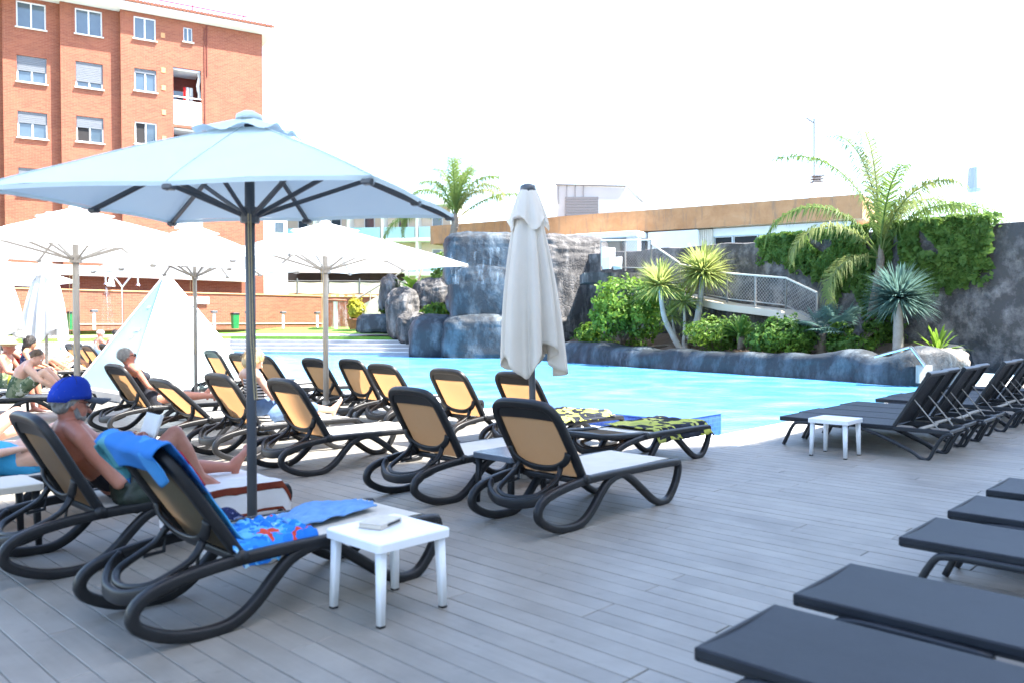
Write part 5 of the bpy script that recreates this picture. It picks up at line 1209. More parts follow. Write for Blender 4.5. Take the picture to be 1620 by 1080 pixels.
# ---------------- white pyramid skylight
py = empty('pyramid_skylight', (-7.2, 17.1, 0), ROT_U, 'white pyramid shaped glazed skylight on a low kerb between umbrellas', 'skylight')
M['pyr'] = mat('milky_panel', (.22, .335, .34), (.20, .31, .315), .3, 1.0, .03)
hb_, zz, zk = 1.33, 2.47, .18
q = MB()
for sd in (-1, 1): q.bbox((0, sd * (hb_ + .06), zk / 2), (2 * hb_ + .36, .22, zk), .02); q.bbox((sd * (hb_ + .06), 0, zk / 2 - .002), (.22, 2 * hb_ - .1, zk), .02)
q.build('kerb', M['concrete'], py)
cs = [V((-hb_, -hb_, zk)), V((hb_, -hb_, zk)), V((hb_, hb_, zk)), V((-hb_, hb_, zk))]; apx = V((0, 0, zz))
for k in range(4):
    a, c = cs[k], cs[(k + 1) % 4]; nn = (c - a).cross(apx - a).normalized(); q = MB()
    q.add([a, c, apx, a - nn * .02, c - nn * .02, apx - nn * .02], [(0, 1, 2), (5, 4, 3), (0, 3, 4, 1), (1, 4, 5, 2), (2, 5, 3, 0)]); q.build('face_panel', M['pyr'], py)
    q = MB(); q.tube([a + nn * .01, apx + V((0, 0, .02))], .03, 8); q.build('edge_bar', M['frame_w'], py)
a, c = cs[3], cs[0]; nn = (c - a).cross(apx - a).normalized()
for (s, t, wd) in ((.62, .70, .26), (.62, .50, .30), (.55, .44, .10)):
    base = a.lerp(c, s).lerp(apx, t); dx = (c - a).normalized(); dz = (apx - (a + c) / 2).normalized(); q = MB()
    for kx in (-1, 1): pass
    q.add([base + nn * .012 + dx * (wd / 2 * sx) * (1 - t) * 1.6 + dz * .03 * sz for sz in (-1, 1) for sx in (-1, 1)], [(0, 1, 3, 2)]); q.build('printed_mark', M['frame_w'], py)

# ---------------- far lawn: lamp posts, bins, shower, pots, sign
def wall_ground(px, d):
    """point on the lawn d metres in front of the brick wall at column px"""
    t = (px - CX) / F; a = WA - W * d; s = (t * a.y - a.x) / (U.x - t * U.y); return V((a.x + U.x * s, a.y + U.y * s, 1.06))
for k, (px, lb) in enumerate(((149, 'lamp bollard left of the shower'), (339, 'lamp bollard left of the green bin by the pyramid'), (393, 'lamp bollard behind the grey umbrella pole'), (448, 'lamp bollard right of the grey umbrella pole'), (502, 'lamp bollard beside the pale umbrella pole'))):
    r0 = empty('lamp_bollard', wall_ground(px, 1.2), ROT_U, 'white ' + lb + ' at the brick wall', 'lamp', 'lamp bollards along the brick wall')
    q = MB(); q.bbox((0, 0, .42), (.12, .12, .84), .02); q.build('post', M['frame_w'], r0)
    q = MB(); q.bbox((0, 0, .92), (.30, .26, .13), .02); q.build('lamp_head', M['pole_d'], r0)
M['green'] = mat('green_plastic', (.012, .17, .045), (.008, .12, .03), .4, 6, .05)
for px, lb in ((114, 'green bin left of the dark taupe pole by the brick wall'), (372, 'green bin between the pyramid and the grey umbrella pole')):
    r0 = empty('litter_bin', wall_ground(px, 1.0), ROT_U, lb, 'bin', 'green litter bins by the brick wall')
    q = MB(); q.sweep([(0, 0, .02), (0, 0, .78)], rrect(.40, .34, .06, 3), V((1, 0, 0)), scale=[.82, 1.0]); q.build('bin_body', M['green'], r0, False)
    q = MB(); q.sweep([(0, 0, .78), (0, 0, .86), (0, 0, .9)], rrect(.42, .36, .06, 3), V((1, 0, 0)), scale=[1.0, 1.0, .8]); q.build('lid', M['black'], r0)
sh = empty('garden_shower', wall_ground(194, 2.5), ROT_U, 'chrome garden shower with two arms and falling water by the wall', 'shower')
q = MB(); q.tube([(0, 0, 0), (0, 0, 2.1)], .04, 8); q.build('post', M['chrome'], sh)
for sd in (-1, 1):
    q = MB(); q.tube(spline([V((0, 0, 2.05)), V((sd * .35, 0, 2.5)), V((sd * .62, 0, 2.75)), V((sd * .72, 0, 2.6)), V((sd * .74, 0, 2.25))], 5), .045, 8); q.build('arm', M['chrome'], sh, True)
    q = MB(); q.tube([(sd * .74, 0, 2.25), (sd * .74, 0, 2.15)], [.05, .12], 10); q.build('shower_head', M['chrome'], sh)
q = MB(); rr = random.Random(4)
for k in range(26): a = rr.uniform(0, 6.28); e = rr.uniform(.1, .4); q.tube([(-.74, 0, 2.14), (-.74 + e * .5 * cos(a), e * .5 * sin(a), 1.5), (-.74 + e * cos(a), e * sin(a), .02)], .003, 3)
q.build('falling_water', M['fall'], sh)
o = drape('hanging_towel', lambda a, c: V(((c - .5) * (.15 + .25 * a), .03 * sin(c * 9), -a * .55)), M['canvas'], None, 12, 16, .02, 5, .01, wall_ground(177, 0.25) + V((0, 0, 2.7)), ROT_U); tag(o, 'small white towel hanging above the brick wall near the shower', 'towel')
q = MB(); q.bbox((0, 0, 0), (1.5, .05, .38), .01); tag(q.build('wall_sign', M['frame_w'], None, False, wall_ground(310, .12) + V((0, 0, 1.55)), ROT_U), 'blank white rectangular plate on the brick wall behind the thin pole', 'sign')
# mushroom water curtain feature with red top
mw = empty('water_curtain', at(531, 520, 47.0), 0, 'red topped water curtain fountain at the end of the brick wall', 'fountain')
q = MB(); q.tube([(0, 0, 0), (0, 0, 1.6)], .12, 10); q.build('column', M['frame_w'], mw)
q = MB(); q.tube([(0, 0, 1.55), (0, 0, 1.62), (0, 0, 1.66), (0, 0, 1.70)], [.62, .66, .6, .1], 20); q.build('cap', M['tile'], mw, True)
q = MB(); q.v = []
q.grid(lambda a, c: V(((.62 + .12 * c) * cos(a * 2 * pi), (.62 + .12 * c) * sin(a * 2 * pi), 1.55 - c * 1.5)), 48, 10)
M['curtainw'] = M['fall'].copy(); q.build('falling_water', M['curtainw'], mw, True)
pp = empty('potted_shrub', at(561, 521, 46.0), 0, 'yellow leaved shrub in a terracotta pot by the brick wall', 'potted plant')
q = MB(); q.tube([(0, 0, 0), (0, 0, .5), (0, 0, .52), (0, 0, .6)], [.28, .42, .46, .46], 16); q.build('pot', M['tile'], pp)
rg = np.random.default_rng(5); d = rg.normal(size=(1100, 3)); d /= np.linalg.norm(d, axis=1)[:, None]; k_ = d * (rg.uniform(.3, 1, size=(1100, 1)) ** .5) * [.42, .42, .62] + [0, 0, 1.15]; k_[::5, 0] += .25
leaves('foliage', k_, d + [0, 0, .4], rg.uniform(.12, .24, 1100), M['leaf_yellow'], pp, .6, 3)
q = MB(); q.tube([(0, 0, .5), (0, 0, 1.0)], .03, 6); q.build('stem', M['bark'], pp)

# ================================================================== PEOPLE
def skinmat(name, c1, c2):
    m, nt, n, l, p = _mat(name); vec = coords(n, l); c = ramp(n, l, noise_tex(n, l, vec, 9, 5), [(0.3, c2), (0.7, c1)])
    c = mixc(n, l, ramp(n, l, noise_tex(n, l, vec, 3.2, 4), [(.42, (0, 0, 0)), (.68, (.55, .55, .55))]), c, (c1[0] * 1.0, c1[1] * .62, c1[2] * .6)); c = mixc(n, l, ramp(n, l, noise_tex(n, l, vec, 60, 2), [(.66, (0, 0, 0)), (.74, (.5, .5, .5))]), c, tuple(x * .55 for x in c2))
    l.new(c, p.inputs['Base Color']); p.inputs['Roughness'].default_value = .5; p.inputs['Subsurface Weight'].default_value = .12; p.inputs['Subsurface Radius'].default_value = (.02, .008, .004)
    bump(n, l, noise_tex(n, l, vec, 160, 3), .12, .003, p); return m
M['skin_a'] = skinmat('tanned_skin', (.43, .19, .125), (.35, .135, .085))
M['skin_b'] = skinmat('fair_skin', (.58, .36, .26), (.50, .29, .20))
M['skin_c'] = skinmat('deep_tan_skin', (.40, .21, .12), (.33, .16, .09))
M['hair_grey'] = mat('grey_hair', (.30, .29, .27), (.14, .13, .12), .6, 30, .9, 220, .006, stretch=(1, 1, .2))
M['hair_blonde'] = mat('blonde_hair', (.55, .40, .20), (.36, .24, .11), .5, 26, .9, 160, .008, stretch=(1, 1, .15))
M['hair_dark'] = mat('dark_hair', (.03, .022, .018), (.015, .012, .01), .5, 30, .9, 220, .006)
M['hair_brown'] = mat('brown_hair', (.16, .10, .055), (.09, .055, .03), .55, 30, .9, 220, .006)
M['capblue'] = mat('blue_cap_cloth', (.012, .045, .36), (.008, .032, .27), .85, 8, .4, 200, .004, spec=.2)
M['capbrim'] = mat('dark_cap_brim', (.03, .035, .05), (.02, .022, .032), .7, 8, .3, 200, .004)
M['navy'] = mat('navy_cloth', (.015, .018, .03), (.01, .012, .02), .85, 8, .4, 120, .005)
M['bikini'] = mat('turquoise_cloth', (.03, .30, .52), (.02, .24, .44), .8, 8, .4, 120, .005)
M['jeans'] = mat('denim_blue', (.10, .17, .30), (.06, .11, .21), .9, 12, .5, 120, .005)
M['olive'] = printmat('olive_print', [(0, (.10, .13, .07)), (.4, (.18, .2, .12)), (.7, (.06, .09, .05)), (.85, (.4, .4, .32))], 14)
def stripemat():
    m, nt, n, l, p = _mat('black_white_stripe'); w = n.new('ShaderNodeTexWave'); w.bands_direction = 'Z'; w.inputs['Scale'].default_value = 9; w.inputs['Distortion'].default_value = .6; l.new(coords(n, l), w.inputs['Vector'])
    l.new(ramp(n, l, w.outputs['Fac'], [(.45, (.02, .02, .025)), (.55, (.6, .6, .6))]), p.inputs['Base Color']); p.inputs['Roughness'].default_value = .9; return m
M['stripe'] = stripemat()
M['paper'] = plainmat('paper', (.75, .74, .70), .8)
M['lens'] = plainmat('dark_lens', (.01, .01, .012), .1)
M['teeth'] = plainmat('eye_white', (.7, .7, .68), .3)

def finish(q, name, m, parent, voxel, smooth=6):
    o = q.build(name, m, parent, True)
    mod(o, 'REMESH', mode='VOXEL', voxel_size=voxel, use_smooth_shade=True); mod(o, 'SMOOTH', factor=.5, iterations=smooth); return o
def basis(f, up):
    f = V(f).normalized(); up = V(up); s = up.cross(f).normalized(); return f, s, f.cross(s)     # forward, left, up
def hand(q, wr, d, palm, curl, right, sc=1.0):
    """palm plus five unequal bent fingers; d points along the hand, palm is the palm normal"""
    d = V(d).normalized(); pn = V(palm); pn = (pn - d * pn.dot(d)).normalized(); s = d.cross(pn) * (1 if right else -1)
    q.limb([wr, wr + d * .05 * sc, wr + d * .085 * sc], [.024 * sc, .036 * sc, .034 * sc], 12, s, .48)
    for k, (off, ln) in enumerate(((.030, .068), (.010, .078), (-.010, .072), (-.029, .056))):
        b0 = wr + d * .085 * sc + s * off * sc; dd = d.copy(); P = [b0 - d * .02 * sc, b0]
        for j in range(3):
            a = curl * (.55 + .35 * j); dd = (d * cos(a) + pn * sin(a)).normalized(); P.append(P[-1] + dd * ln * sc * (.42, .33, .25)[j])
        q.limb(P, [.0092 * sc, .0092 * sc, .0086 * sc, .008 * sc, .0068 * sc], 8)
    t0 = wr + d * .03 * sc + s * .03 * sc; td = (d * .6 + s * .75 + pn * .25).normalized(); t1 = t0 + td * .035 * sc; t2 = t1 + (d * .8 + s * .25 + pn * .5).normalized() * .03 * sc; t3 = t2 + (d * .8 + pn * .6).normalized() * .022 * sc
    q.limb([t0, t1, t2, t3], [.014 * sc, .0115 * sc, .010 * sc, .008 * sc], 8)
def foot(q, an, toe_dir, up, sc=1.0):
    f, s, u = basis(toe_dir, up)
    heel = an - f * .045 * sc - u * .055 * sc; ball = an + f * .125 * sc - u * .06 * sc
    q.limb([heel, an + f * .03 * sc - u * .045 * sc, ball], [.032 * sc, .038 * sc, .036 * sc], 12, s, .72); q.limb([an, an + f * .06 * sc - u * .03 * sc, ball], [.036 * sc, .036 * sc, .024 * sc], 10)
    for k, (o_, l_, r_) in enumerate(((.028, .062, .0135), (.010, .056, .0098), (-.006, .050, .0092), (-.021, .043, .0088), (-.034, .034, .0085))):
        b0 = ball + s * o_ * sc + f * .01 * sc - u * .006; q.limb([b0 - f * .01, b0 + f * l_ * .6 * sc + u * .004, b0 + f * l_ * sc - u * .004], [r_ * sc, r_ * .95 * sc, r_ * .85 * sc], 8)
def head(q, c, f, up, sc=1.0):
    f, s, u = basis(f, up)
    q.ell(c + u * .025 * sc - f * .012 * sc, (f * .098 * sc, s * .077 * sc, u * .092 * sc), 18, 12)
    q.ell(c + f * .025 * sc - u * .035 * sc, (f * .070 * sc, s * .062 * sc, u * .082 * sc), 16, 10)
    q.ell(c + f * .045 * sc - u * .088 * sc, (f * .042 * sc, s * .042 * sc, u * .028 * sc), 12, 8)
    q.limb([c + f * .086 * sc + u * .012 * sc, c + f * .104 * sc - u * .018 * sc, c + f * .114 * sc - u * .034 * sc], [.008 * sc, .011 * sc, .014 * sc], 8)
    q.limb([c + f * .074 * sc - s * .04 * sc + u * .026 * sc, c + f * .089 * sc + u * .028 * sc, c + f * .074 * sc + s * .04 * sc + u * .026 * sc], [.010 * sc, .012 * sc, .010 * sc], 8)
    q.limb([c + f * .082 * sc - s * .02 * sc - u * .064 * sc, c + f * .091 * sc - u * .062 * sc, c + f * .082 * sc + s * .02 * sc - u * .064 * sc], [.006 * sc, .009 * sc, .006 * sc], 8)
    for sd in (-1, 1):
        q.ell(c + s * sd * .074 * sc - f * .008 * sc - u * .004 * sc, (f * .019 * sc + s * sd * .006, s * .008 * sc, u * .031 * sc), 10, 8)
        q.ell(c + f * .058 * sc + s * sd * .036 * sc - u * .026 * sc, (f * .022 * sc, s * .02 * sc, u * .02 * sc), 10, 8)
def person(label, loc, rz, J, skin, hair, voxel=.009, sex='m', clothes=(), hairfn=None, fat=1.0, extras=None, sc=1.0):
    """J: joints in the local frame of the place the person lies or sits on"""
    root = empty('person', loc, rz, label, 'person'); J = {k: V(v) for k, v in J.items()}; q = MB()
    f, s, u = basis(J['face'], J.get('hup', V((0, 0, 1)))); pel, che, nk = J['pel'], J['che'], J['nk']; side = (J['shL'] - J['shR']).normalized(); hs = (J['hipL'] - J['hipR']).normalized()
    wa = pel.lerp(che, .45)
    wst = .135 * fat if sex == 'm' else .118 * fat; chw = .165 if sex == 'm' else .140; hpw = .165 if sex == 'm' else .175
    q.limb([pel - (che - pel).normalized() * .04, pel, wa, che, che.lerp(nk, .55)], [hpw * .82, hpw, wst, chw, chw * .80], 20, hs.lerp(side, .5), .68 * fat)
    if fat > 1.05: b_ = wa + (side.cross((che - pel).normalized())) * .0; q.ell(wa.lerp(pel, .2) + (che - pel).normalized().cross(side) * -.06, (side * .14, (che - pel).normalized() * .13, (che - pel).normalized().cross(side) * .085), 14, 10)
    q.limb([J['shR'], nk.lerp(J['shR'], .4) + V((0, 0, .015)), nk, nk.lerp(J['shL'], .4) + V((0, 0, .015)), J['shL']], [.056, .058, .055, .058, .056], 12)
    q.limb([nk - u * .03, nk + (J['head'] - nk) * .35, J['head'] - u * .05 * sc - f * .015], [.062, .055, .056], 14)
    head(q, J['head'], f, u, sc)
    if sex == 'f':
        fr = side.cross((nk - che).normalized()) * -1
        fr = (che - pel).normalized().cross(side); fr = fr if fr.dot(J['face']) > 0 or True else -fr
        fw = side.cross(che - pel).normalized(); fw = fw if J.get('front', V((1, 0, 1))).dot(fw) > 0 else -fw
        for sd in (-1, 1): q.ell(che + fw * .075 + side * sd * .075 - (che - pel).normalized() * .01, (side * .062, (che - pel).normalized() * .066, fw * .055), 14, 10)
    for sd, nm in ((1, 'L'), (-1, 'R')):
        sh, el, wr = J['sh' + nm], J['el' + nm], J['wr' + nm]; am = 1.0 if sex == 'm' else .84
        q.limb([sh, sh.lerp(el, .35), sh.lerp(el, .7), el], [.056 * am, .053 * am, .045 * am, .040 * am], 12); q.limb([el, el.lerp(wr, .3), el.lerp(wr, .7), wr], [.040 * am, .043 * am, .033 * am, .026 * am], 12)
        hand(q, wr, J.get('hd' + nm, wr - el), J.get('pn' + nm, V((0, 0, -1))), J.get('curl', V((.5, 0, 0))).x, nm == 'R', 1.0 if sex == 'm' else .9)
        hp, kn, an = J['hip' + nm], J['kn' + nm], J['an' + nm]; lm = 1.0 if sex == 'm' else 1.04
        q.limb([hp, hp.lerp(kn, .3), hp.lerp(kn, .7), kn], [.088 * lm, .084 * lm, .066 * lm, .056 * lm], 14); q.limb([kn, kn.lerp(an, .12), kn.lerp(an, .35), kn.lerp(an, .75), an], [.056 * lm, .054, .057, .040, .035], 14)
        foot(q, an, J['toe' + nm], J.get('fup' + nm, V((0, 0, 1))), 1.0 if sex == 'm' else .92)
    finish(q, 'body', skin, root, voxel)
    # eyes
    if voxel < .012:
        q = MB()
        for sd in (-1, 1): q.ell(J['head'] + f * .083 * sc + s * sd * .032 * sc + u * .008 * sc, (f * .010, s * .013, u * .010), 10, 8)
        q.build('eyes', M['teeth'], root, True)
    # hair
    if hair:
        q = MB(); c = J['head']
        (hairfn or short_hair)(q, c, f, s, u, sc); finish(q, 'hair', hair, root, max(voxel * .9, .007), 3); strands(root, c, f, s, u, hair, hairfn)
    for nm, mm, fn in clothes:
        q = MB(); fn(q, J, side, hs); finish(q, nm, mm, root, max(voxel, .010), 4)
    if extras: extras(root, J, f, s, u)
    return root
def strands(root, c, f, s, u, hair, hairfn):
    rr = random.Random(8); q = MB(); lg = hairfn in (bob_hair, long_hair)
    for k in range(900 if lg else 600):
        a = rr.uniform(.9, 5.4) if rr.random() < .75 else rr.uniform(0, 6.28); z = rr.uniform(-.35, .98); h = math.sqrt(1 - z * z); d = f * (h * cos(a)) + s * (h * sin(a)) + u * z
        if z < .2 and cos(a) > .35: continue
        k_ = 1.04 if lg else 1.0
        p = c + u * .034 - f * .02 + f * (h * cos(a) * .104 * k_) + s * (h * sin(a) * .088 * k_) + u * (z * .098 * k_); dn = (-u + d * d.dot(u)); dn = (dn.normalized() if dn.length > .1 else -f) + s * rr.uniform(-.35, .35) + f * rr.uniform(-.3, .3)
        L = rr.uniform(.05, .10) if lg else rr.uniform(.02, .04); w = dn.cross(d).normalized() * .0016
        e = p + dn * L * .6 + d * .004; e2 = p + dn * L - d * .002 + d * rr.uniform(0, .008); q.add([p - w - d * .004, p + w - d * .004, e + w, e - w, e2], [(0, 1, 2, 3), (3, 2, 4)])
    o = q.build('hair_strands', hair, root); o['kind'] = 'stuff'
def short_hair(q, c, f, s, u, sc):
    q.ell(c + u * .034 * sc - f * .022 * sc, (f * .096 * sc, s * .081 * sc, u * .091 * sc), 16, 10); q.ell(c - f * .048 * sc - u * .012 * sc, (f * .050 * sc, s * .070 * sc, u * .056 * sc), 14, 8)
    rr = random.Random(5)
    for k in range(40): a = rr.uniform(1.3, 5.0); z = rr.uniform(-.3, .6); h = math.sqrt(1 - z * z); b0 = c + u * (.034 + z * .088) * sc - f * .02 * sc + f * cos(a) * h * .092 * sc + s * sin(a) * h * .078 * sc; q.limb([b0, b0 - u * .02 + s * rr.uniform(-.008, .008), b0 - u * .042 + f * cos(a) * .004], [.009, .009, .004], 6)
def bob_hair(q, c, f, s, u, sc):
    q.ell(c + u * .036 - f * .018, (f * .112, s * .098, u * .10), 18, 12); q.ell(c - f * .05 - u * .03, (f * .075, s * .092, u * .095), 16, 10)
    for sd in (-1, 1): q.limb([c + s * sd * .07 + u * .06, c + s * sd * .09 - u * .01 - f * .01, c + s * sd * .078 - u * .085 - f * .02], [.03, .034, .02], 10)
    rr = random.Random(3)
    for k in range(26): a = rr.uniform(1.2, 5.1); b0 = c + f * cos(a) * .07 + s * sin(a) * .07 + u * .06; q.limb([b0, b0 * 1 + f * cos(a) * .03 + s * sin(a) * .03 - u * .07, b0 + f * cos(a) * .02 + s * sin(a) * .025 - u * .155], [.016, .017, .008], 7)
def long_hair(q, c, f, s, u, sc):
    bob_hair(q, c, f, s, u, sc); q.limb([c - f * .07, c - f * .10 - u * .12, c - f * .10 - u * .24], [.07, .06, .03], 10, s, .6)
def bun_hair(q, c, f, s, u, sc):
    short_hair(q, c, f, s, u, sc); q.ell(c - f * .09 + u * .05, (f * .045, s * .045, u * .045), 12, 8)
def shorts(r=.104, t=.62):
    def fn(q, J, side, hs):
        ax = (J['che'] - J['pel']).normalized()
        q.limb([J['pel'] - ax * .05, J['pel'] + ax * .10], [.168, .172], 20, hs, .74)
        for nm in 'LR': q.limb([J['hip' + nm], J['hip' + nm].lerp(J['kn' + nm], t)], [r, r * .94], 14)
    return fn
def brief(q, J, side, hs):
    ax = (J['che'] - J['pel']).normalized(); q.limb([J['pel'] - ax * .10, J['pel'] + ax * .02], [.172, .184], 20, hs, .73)
def bra(q, J, side, hs):
    ax = (J['che'] - J['pel']).normalized(); fw = side.cross(ax); fw = fw if J.get('front', V((1, 0, 1))).dot(fw) > 0 else -fw
    q.limb([J['che'] - ax * .035, J['che'] - ax * .012], [.146, .146], 20, side, .70)
    for sd in (-1, 1):
        q.ell(J['che'] + fw * .078 + side * sd * .075 - ax * .012, (side * .064, ax * .062, fw * .058), 14, 10); q.limb([J['che'] + fw * .10 + side * sd * .07, J['nk'] + side * sd * .10 + fw * .05, J['nk'] + side * sd * .10 - fw * .03, J['che'] - fw * .10 + side * sd * .06], [.010] * 4, 6)
def onepiece(q, J, side, hs):
    brief(q, J, side, hs); ax = (J['che'] - J['pel']).normalized(); fw = side.cross(ax); fw = fw if J.get('front', V((1, 0, 1))).dot(fw) > 0 else -fw
    q.limb([J['pel'], J['pel'].lerp(J['che'], .45), J['che'] - ax * .01], [.182, .128, .148], 20, side, .72)
    for sd in (-1, 1): q.ell(J['che'] + fw * .078 + side * sd * .075, (side * .068, ax * .07, fw * .06), 14, 10); q.limb([J['che'] + fw * .09 + side * sd * .08 + ax * .04, J['nk'] + side * sd * .10 + fw * .04 + ax * .02, J['che'] - fw * .09 + side * sd * .07 + ax * .05], [.018] * 3, 8)
def vest(q, J, side, hs):
    ax = (J['che'] - J['pel']).normalized(); q.limb([J['pel'] - ax * .02, J['pel'].lerp(J['che'], .45), J['che'], J['che'].lerp(J['nk'], .4)], [.180, .134, .156, .128], 20, side, .74)
    for sd in (-1, 1): q.limb([J['che'] + side * sd * .09, J['nk'] + side * sd * .085 + V((0, 0, .03)), J['che'] + side * sd * .09], [.05, .058, .05], 10)
def trousers(q, J, side, hs):
    shorts(.106, 1.0)(q, J, side, hs)
    for nm in 'LR': q.limb([J['kn' + nm], J['kn' + nm].lerp(J['an' + nm], .35)], [.075, .072], 12)

# ---------------- the man in the blue cap reading on the second lounger
def man_extras(root, J, f, s, u):
    c = J['head']
    q = MB(); n = 28; m = 10; vv = []
    cc = c + u * .045 - f * .012; cf = (f + u * .10).normalized(); cu = s.cross(cf) * -1; cu = cf.cross(s)
    for j in range(m + 1):
        ph = pi / 2 * j / m
        for i in range(n):
            a = 2 * pi * i / n; r = cos(ph) ** .80; vv.append(cc + cf * (.122 * r * cos(a) + .012 * sin(ph)) + s * (.100 * r * sin(a)) + cu * ((.136 + .014 * cos(a) * r) * sin(ph) ** .95 - .012 - .02 * (1 if cos(a) < -.3 else 0) * (j == 0)))
    q.add(vv, [(j * n + i, j * n + (i + 1) % n, (j + 1) * n + (i + 1) % n, (j + 1) * n + i) for j in range(m) for i in range(n)])
    cp_ = q.build('cap_crown', M['capblue'], root, True); mod(cp_, 'SOLIDIFY', thickness=.004, offset=1)
    q = MB(); q.grid(lambda a, t: cc + cf * (.094 * cos((a - .5) * 2.2) + .145 * t * (1 - .9 * (a - .5) ** 2) + .01) + s * (.094 * sin((a - .5) * 2.2) * (1 + .02 * t)) + cu * (-.006 - .035 * (2 * a - 1) ** 2 * (.4 + .6 * t) - .008 * t), 16, 6); br = q.build('cap_brim', M['capbrim'], cp_, True); mod(br, 'SOLIDIFY', thickness=.004, offset=0)
    q = MB(); q.ell(cc + cf * .012 + cu * .128, (cf * .009, s * .009, cu * .006), 10, 6); q.build('cap_button', M['capblue'], cp_, True)
    q = MB()
    for k in range(6):
        a = 2 * pi * (k + .5) / 6; q.tube([cc + cf * (.1235 * cos(t) ** .80 * cos(a) + .012 * sin(t)) + s * (.1015 * cos(t) ** .80 * sin(a)) + cu * ((.139 + .014 * cos(a) * cos(t) ** .80) * sin(t) ** .95 - .010) for t in [pi / 2 * j / 9 * .98 + .01 for j in range(10)]], .0016, 5)
    q.build('cap_seams', M['navy'], cp_)
    q = MB(); q.bbox((0, 0, 0), (.012, .05, .028), .004, Matrix.Translation(cc - cf * .104 + cu * .0) @ Matrix((cf, s, cu)).transposed().to_4x4()); q.build('cap_strap', M['towel_red'], cp_)
    q = MB(); q.ell(c + f * .050 - u * .080, (f * .055, s * .055, u * .042), 14, 9); q.ell(c + f * .088 - u * .048, (f * .018, s * .036, u * .012), 12, 8)
    for sd in (-1, 1): q.limb([c + s * sd * .066 + f * .01 - u * .03, c + s * sd * .060 + f * .035 - u * .075], [.016, .02], 8)
    finish(q, 'beard', M['hair_grey'], root, .007, 3)
    q = MB()
    for sd in (-1, 1):
        ring = [c + f * .105 + s * (sd * .034 + .024 * cos(t * 2 * pi / 14)) + u * (.006 + .019 * sin(t * 2 * pi / 14)) - f * .012 * abs(cos(t * 2 * pi / 14)) for t in range(14)]; q.tube(ring, .0022, 6, closed=True)
        q.tube([c + f * .095 + s * sd * .060 + u * .014, c - f * .01 + s * sd * .082 + u * .018, c - f * .035 + s * sd * .080 - u * .006], .0022, 6)
    q.tube([c + f * .104 + s * .01 + u * .008, c + f * .110 + u * .012, c + f * .104 - s * .01 + u * .008], .002, 6); q.build('glasses', M['lens'], root)
JM = dict(pel=(.44, 0, .475), che=(.215, 0, .70), nk=(.125, 0, .845), head=(.15, 0, .985), face=(1, .05, -.16), hup=(-.12, 0, 1), front=(1, 0, .6), curl=(.85, 0, 0),
          shL=(.135, .195, .79), shR=(.145, -.195, .79), elL=(.36, .29, .53), wrL=(.555, .12, .68), hdL=(.6, -.45, .45), pnL=(.4, -.8, .3), elR=(.33, -.28, .50), wrR=(.53, -.10, .67), hdR=(.6, .4, .45), pnR=(.4, .8, .3),
          hipL=(.50, .10, .465), knL=(.90, .15, .475), anL=(1.27, .12, .43), toeL=(.45, .1, .9), fupL=(-.9, 0, .45), hipR=(.50, -.10, .465), knR=(.755, -.12, .75), anR=(.93, -.12, .44), toeR=(1, -.05, -.12))
man = person('man in a blue cap reading with one knee raised on the second lounger', lmloc, lmrz, JM, M['skin_a'], M['hair_grey'], .0075, 'm', (('swim_shorts', M['navy'], shorts(.10, .45)),), fat=1.15, extras=man_extras, sc=1.08)
obk = empty('open_book', lmloc + U * .655 + V((0, 0, .80)), ROT_U, 'open paperback held up by the man in the blue cap', 'book')
for sd in (-1, 1):
    q = MB(); q.grid(lambda a, c, sd=sd: V((.035 - .05 * a + .012 * sin(a * pi), sd * .115 * a, -.085 + .17 * c)), 8, 4); o = q.build('page_block', M['paper'], obk, True); mod(o, 'SOLIDIFY', thickness=.010, offset=0); o.rotation_euler = (0, R(20), 0)

# ---------------- reclining people; generic lying pose on a lounger with back angle
def recline(beta, seat=.46, knees=(0, 0), armup=(False, False), hx=.2, lift=.10, hd=0.0):
    d = V((-cos(beta), 0, sin(beta))); nn = V((sin(beta), 0, cos(beta))); h = V((hx + .14, 0, seat))
    che = h + d * .30 + nn * .02; nk = h + d * .50 + nn * .02; hdp = nk + d * .14 + nn * (.03 + hd); J = dict(pel=h, che=che, nk=nk, head=hdp, face=(nn * .9 - d * .35 + V((.3, 0, 0))), hup=d, front=nn)
    for sd, nm, kn, up_ in ((1, 'L', knees[0], armup[0]), (-1, 'R', knees[1], armup[1])):
        J['sh' + nm] = nk - d * .045 + V((0, sd * .165, 0))
        if up_: J['el' + nm] = J['sh' + nm] + d * .20 + V((0, sd * .16, 0)) + nn * .06; J['wr' + nm] = hdp + V((0, sd * .07, 0)) - nn * .05 + d * .04; J['hd' + nm] = V((0, -sd, 0)) + d * .3; J['pn' + nm] = nn
        else: J['el' + nm] = J['sh' + nm] - d * .25 + V((0, sd * .07, 0)) - nn * .02; J['wr' + nm] = h + V((.10, sd * .17, .10)); J['hd' + nm] = V((1, -sd * .35, -.05)); J['pn' + nm] = V((0, 0, -1))
        J['hip' + nm] = h + V((.04, sd * .09, -.005)); k = J['hip' + nm] + V((.40 * cos(kn), sd * .03, .40 * sin(kn))); J['kn' + nm] = k
        ds = math.asin(min(.95, max(-.3, (k.z - .44) / .40))); J['an' + nm] = k + V((.40 * cos(ds), 0, -.40 * sin(ds))); fl = kn > .3
        J['toe' + nm] = V((1, sd * .05, -.1)) if fl else V((.35, sd * .25, .95)); J['fup' + nm] = V((0, 0, 1)) if fl else V((-.95, 0, .35))
    return J
J_ = recline(R(30), knees=(.15, .62), armup=(False, True)); person('woman in a turquoise bikini reclining with an arm behind her head', uw(1.5, 8.35), ROT_U, J_, M['skin_b'], M['hair_brown'], .010, 'f', (('bikini_top', M['bikini'], bra), ('bikini_bottom', M['bikini'], brief)), bob_hair)
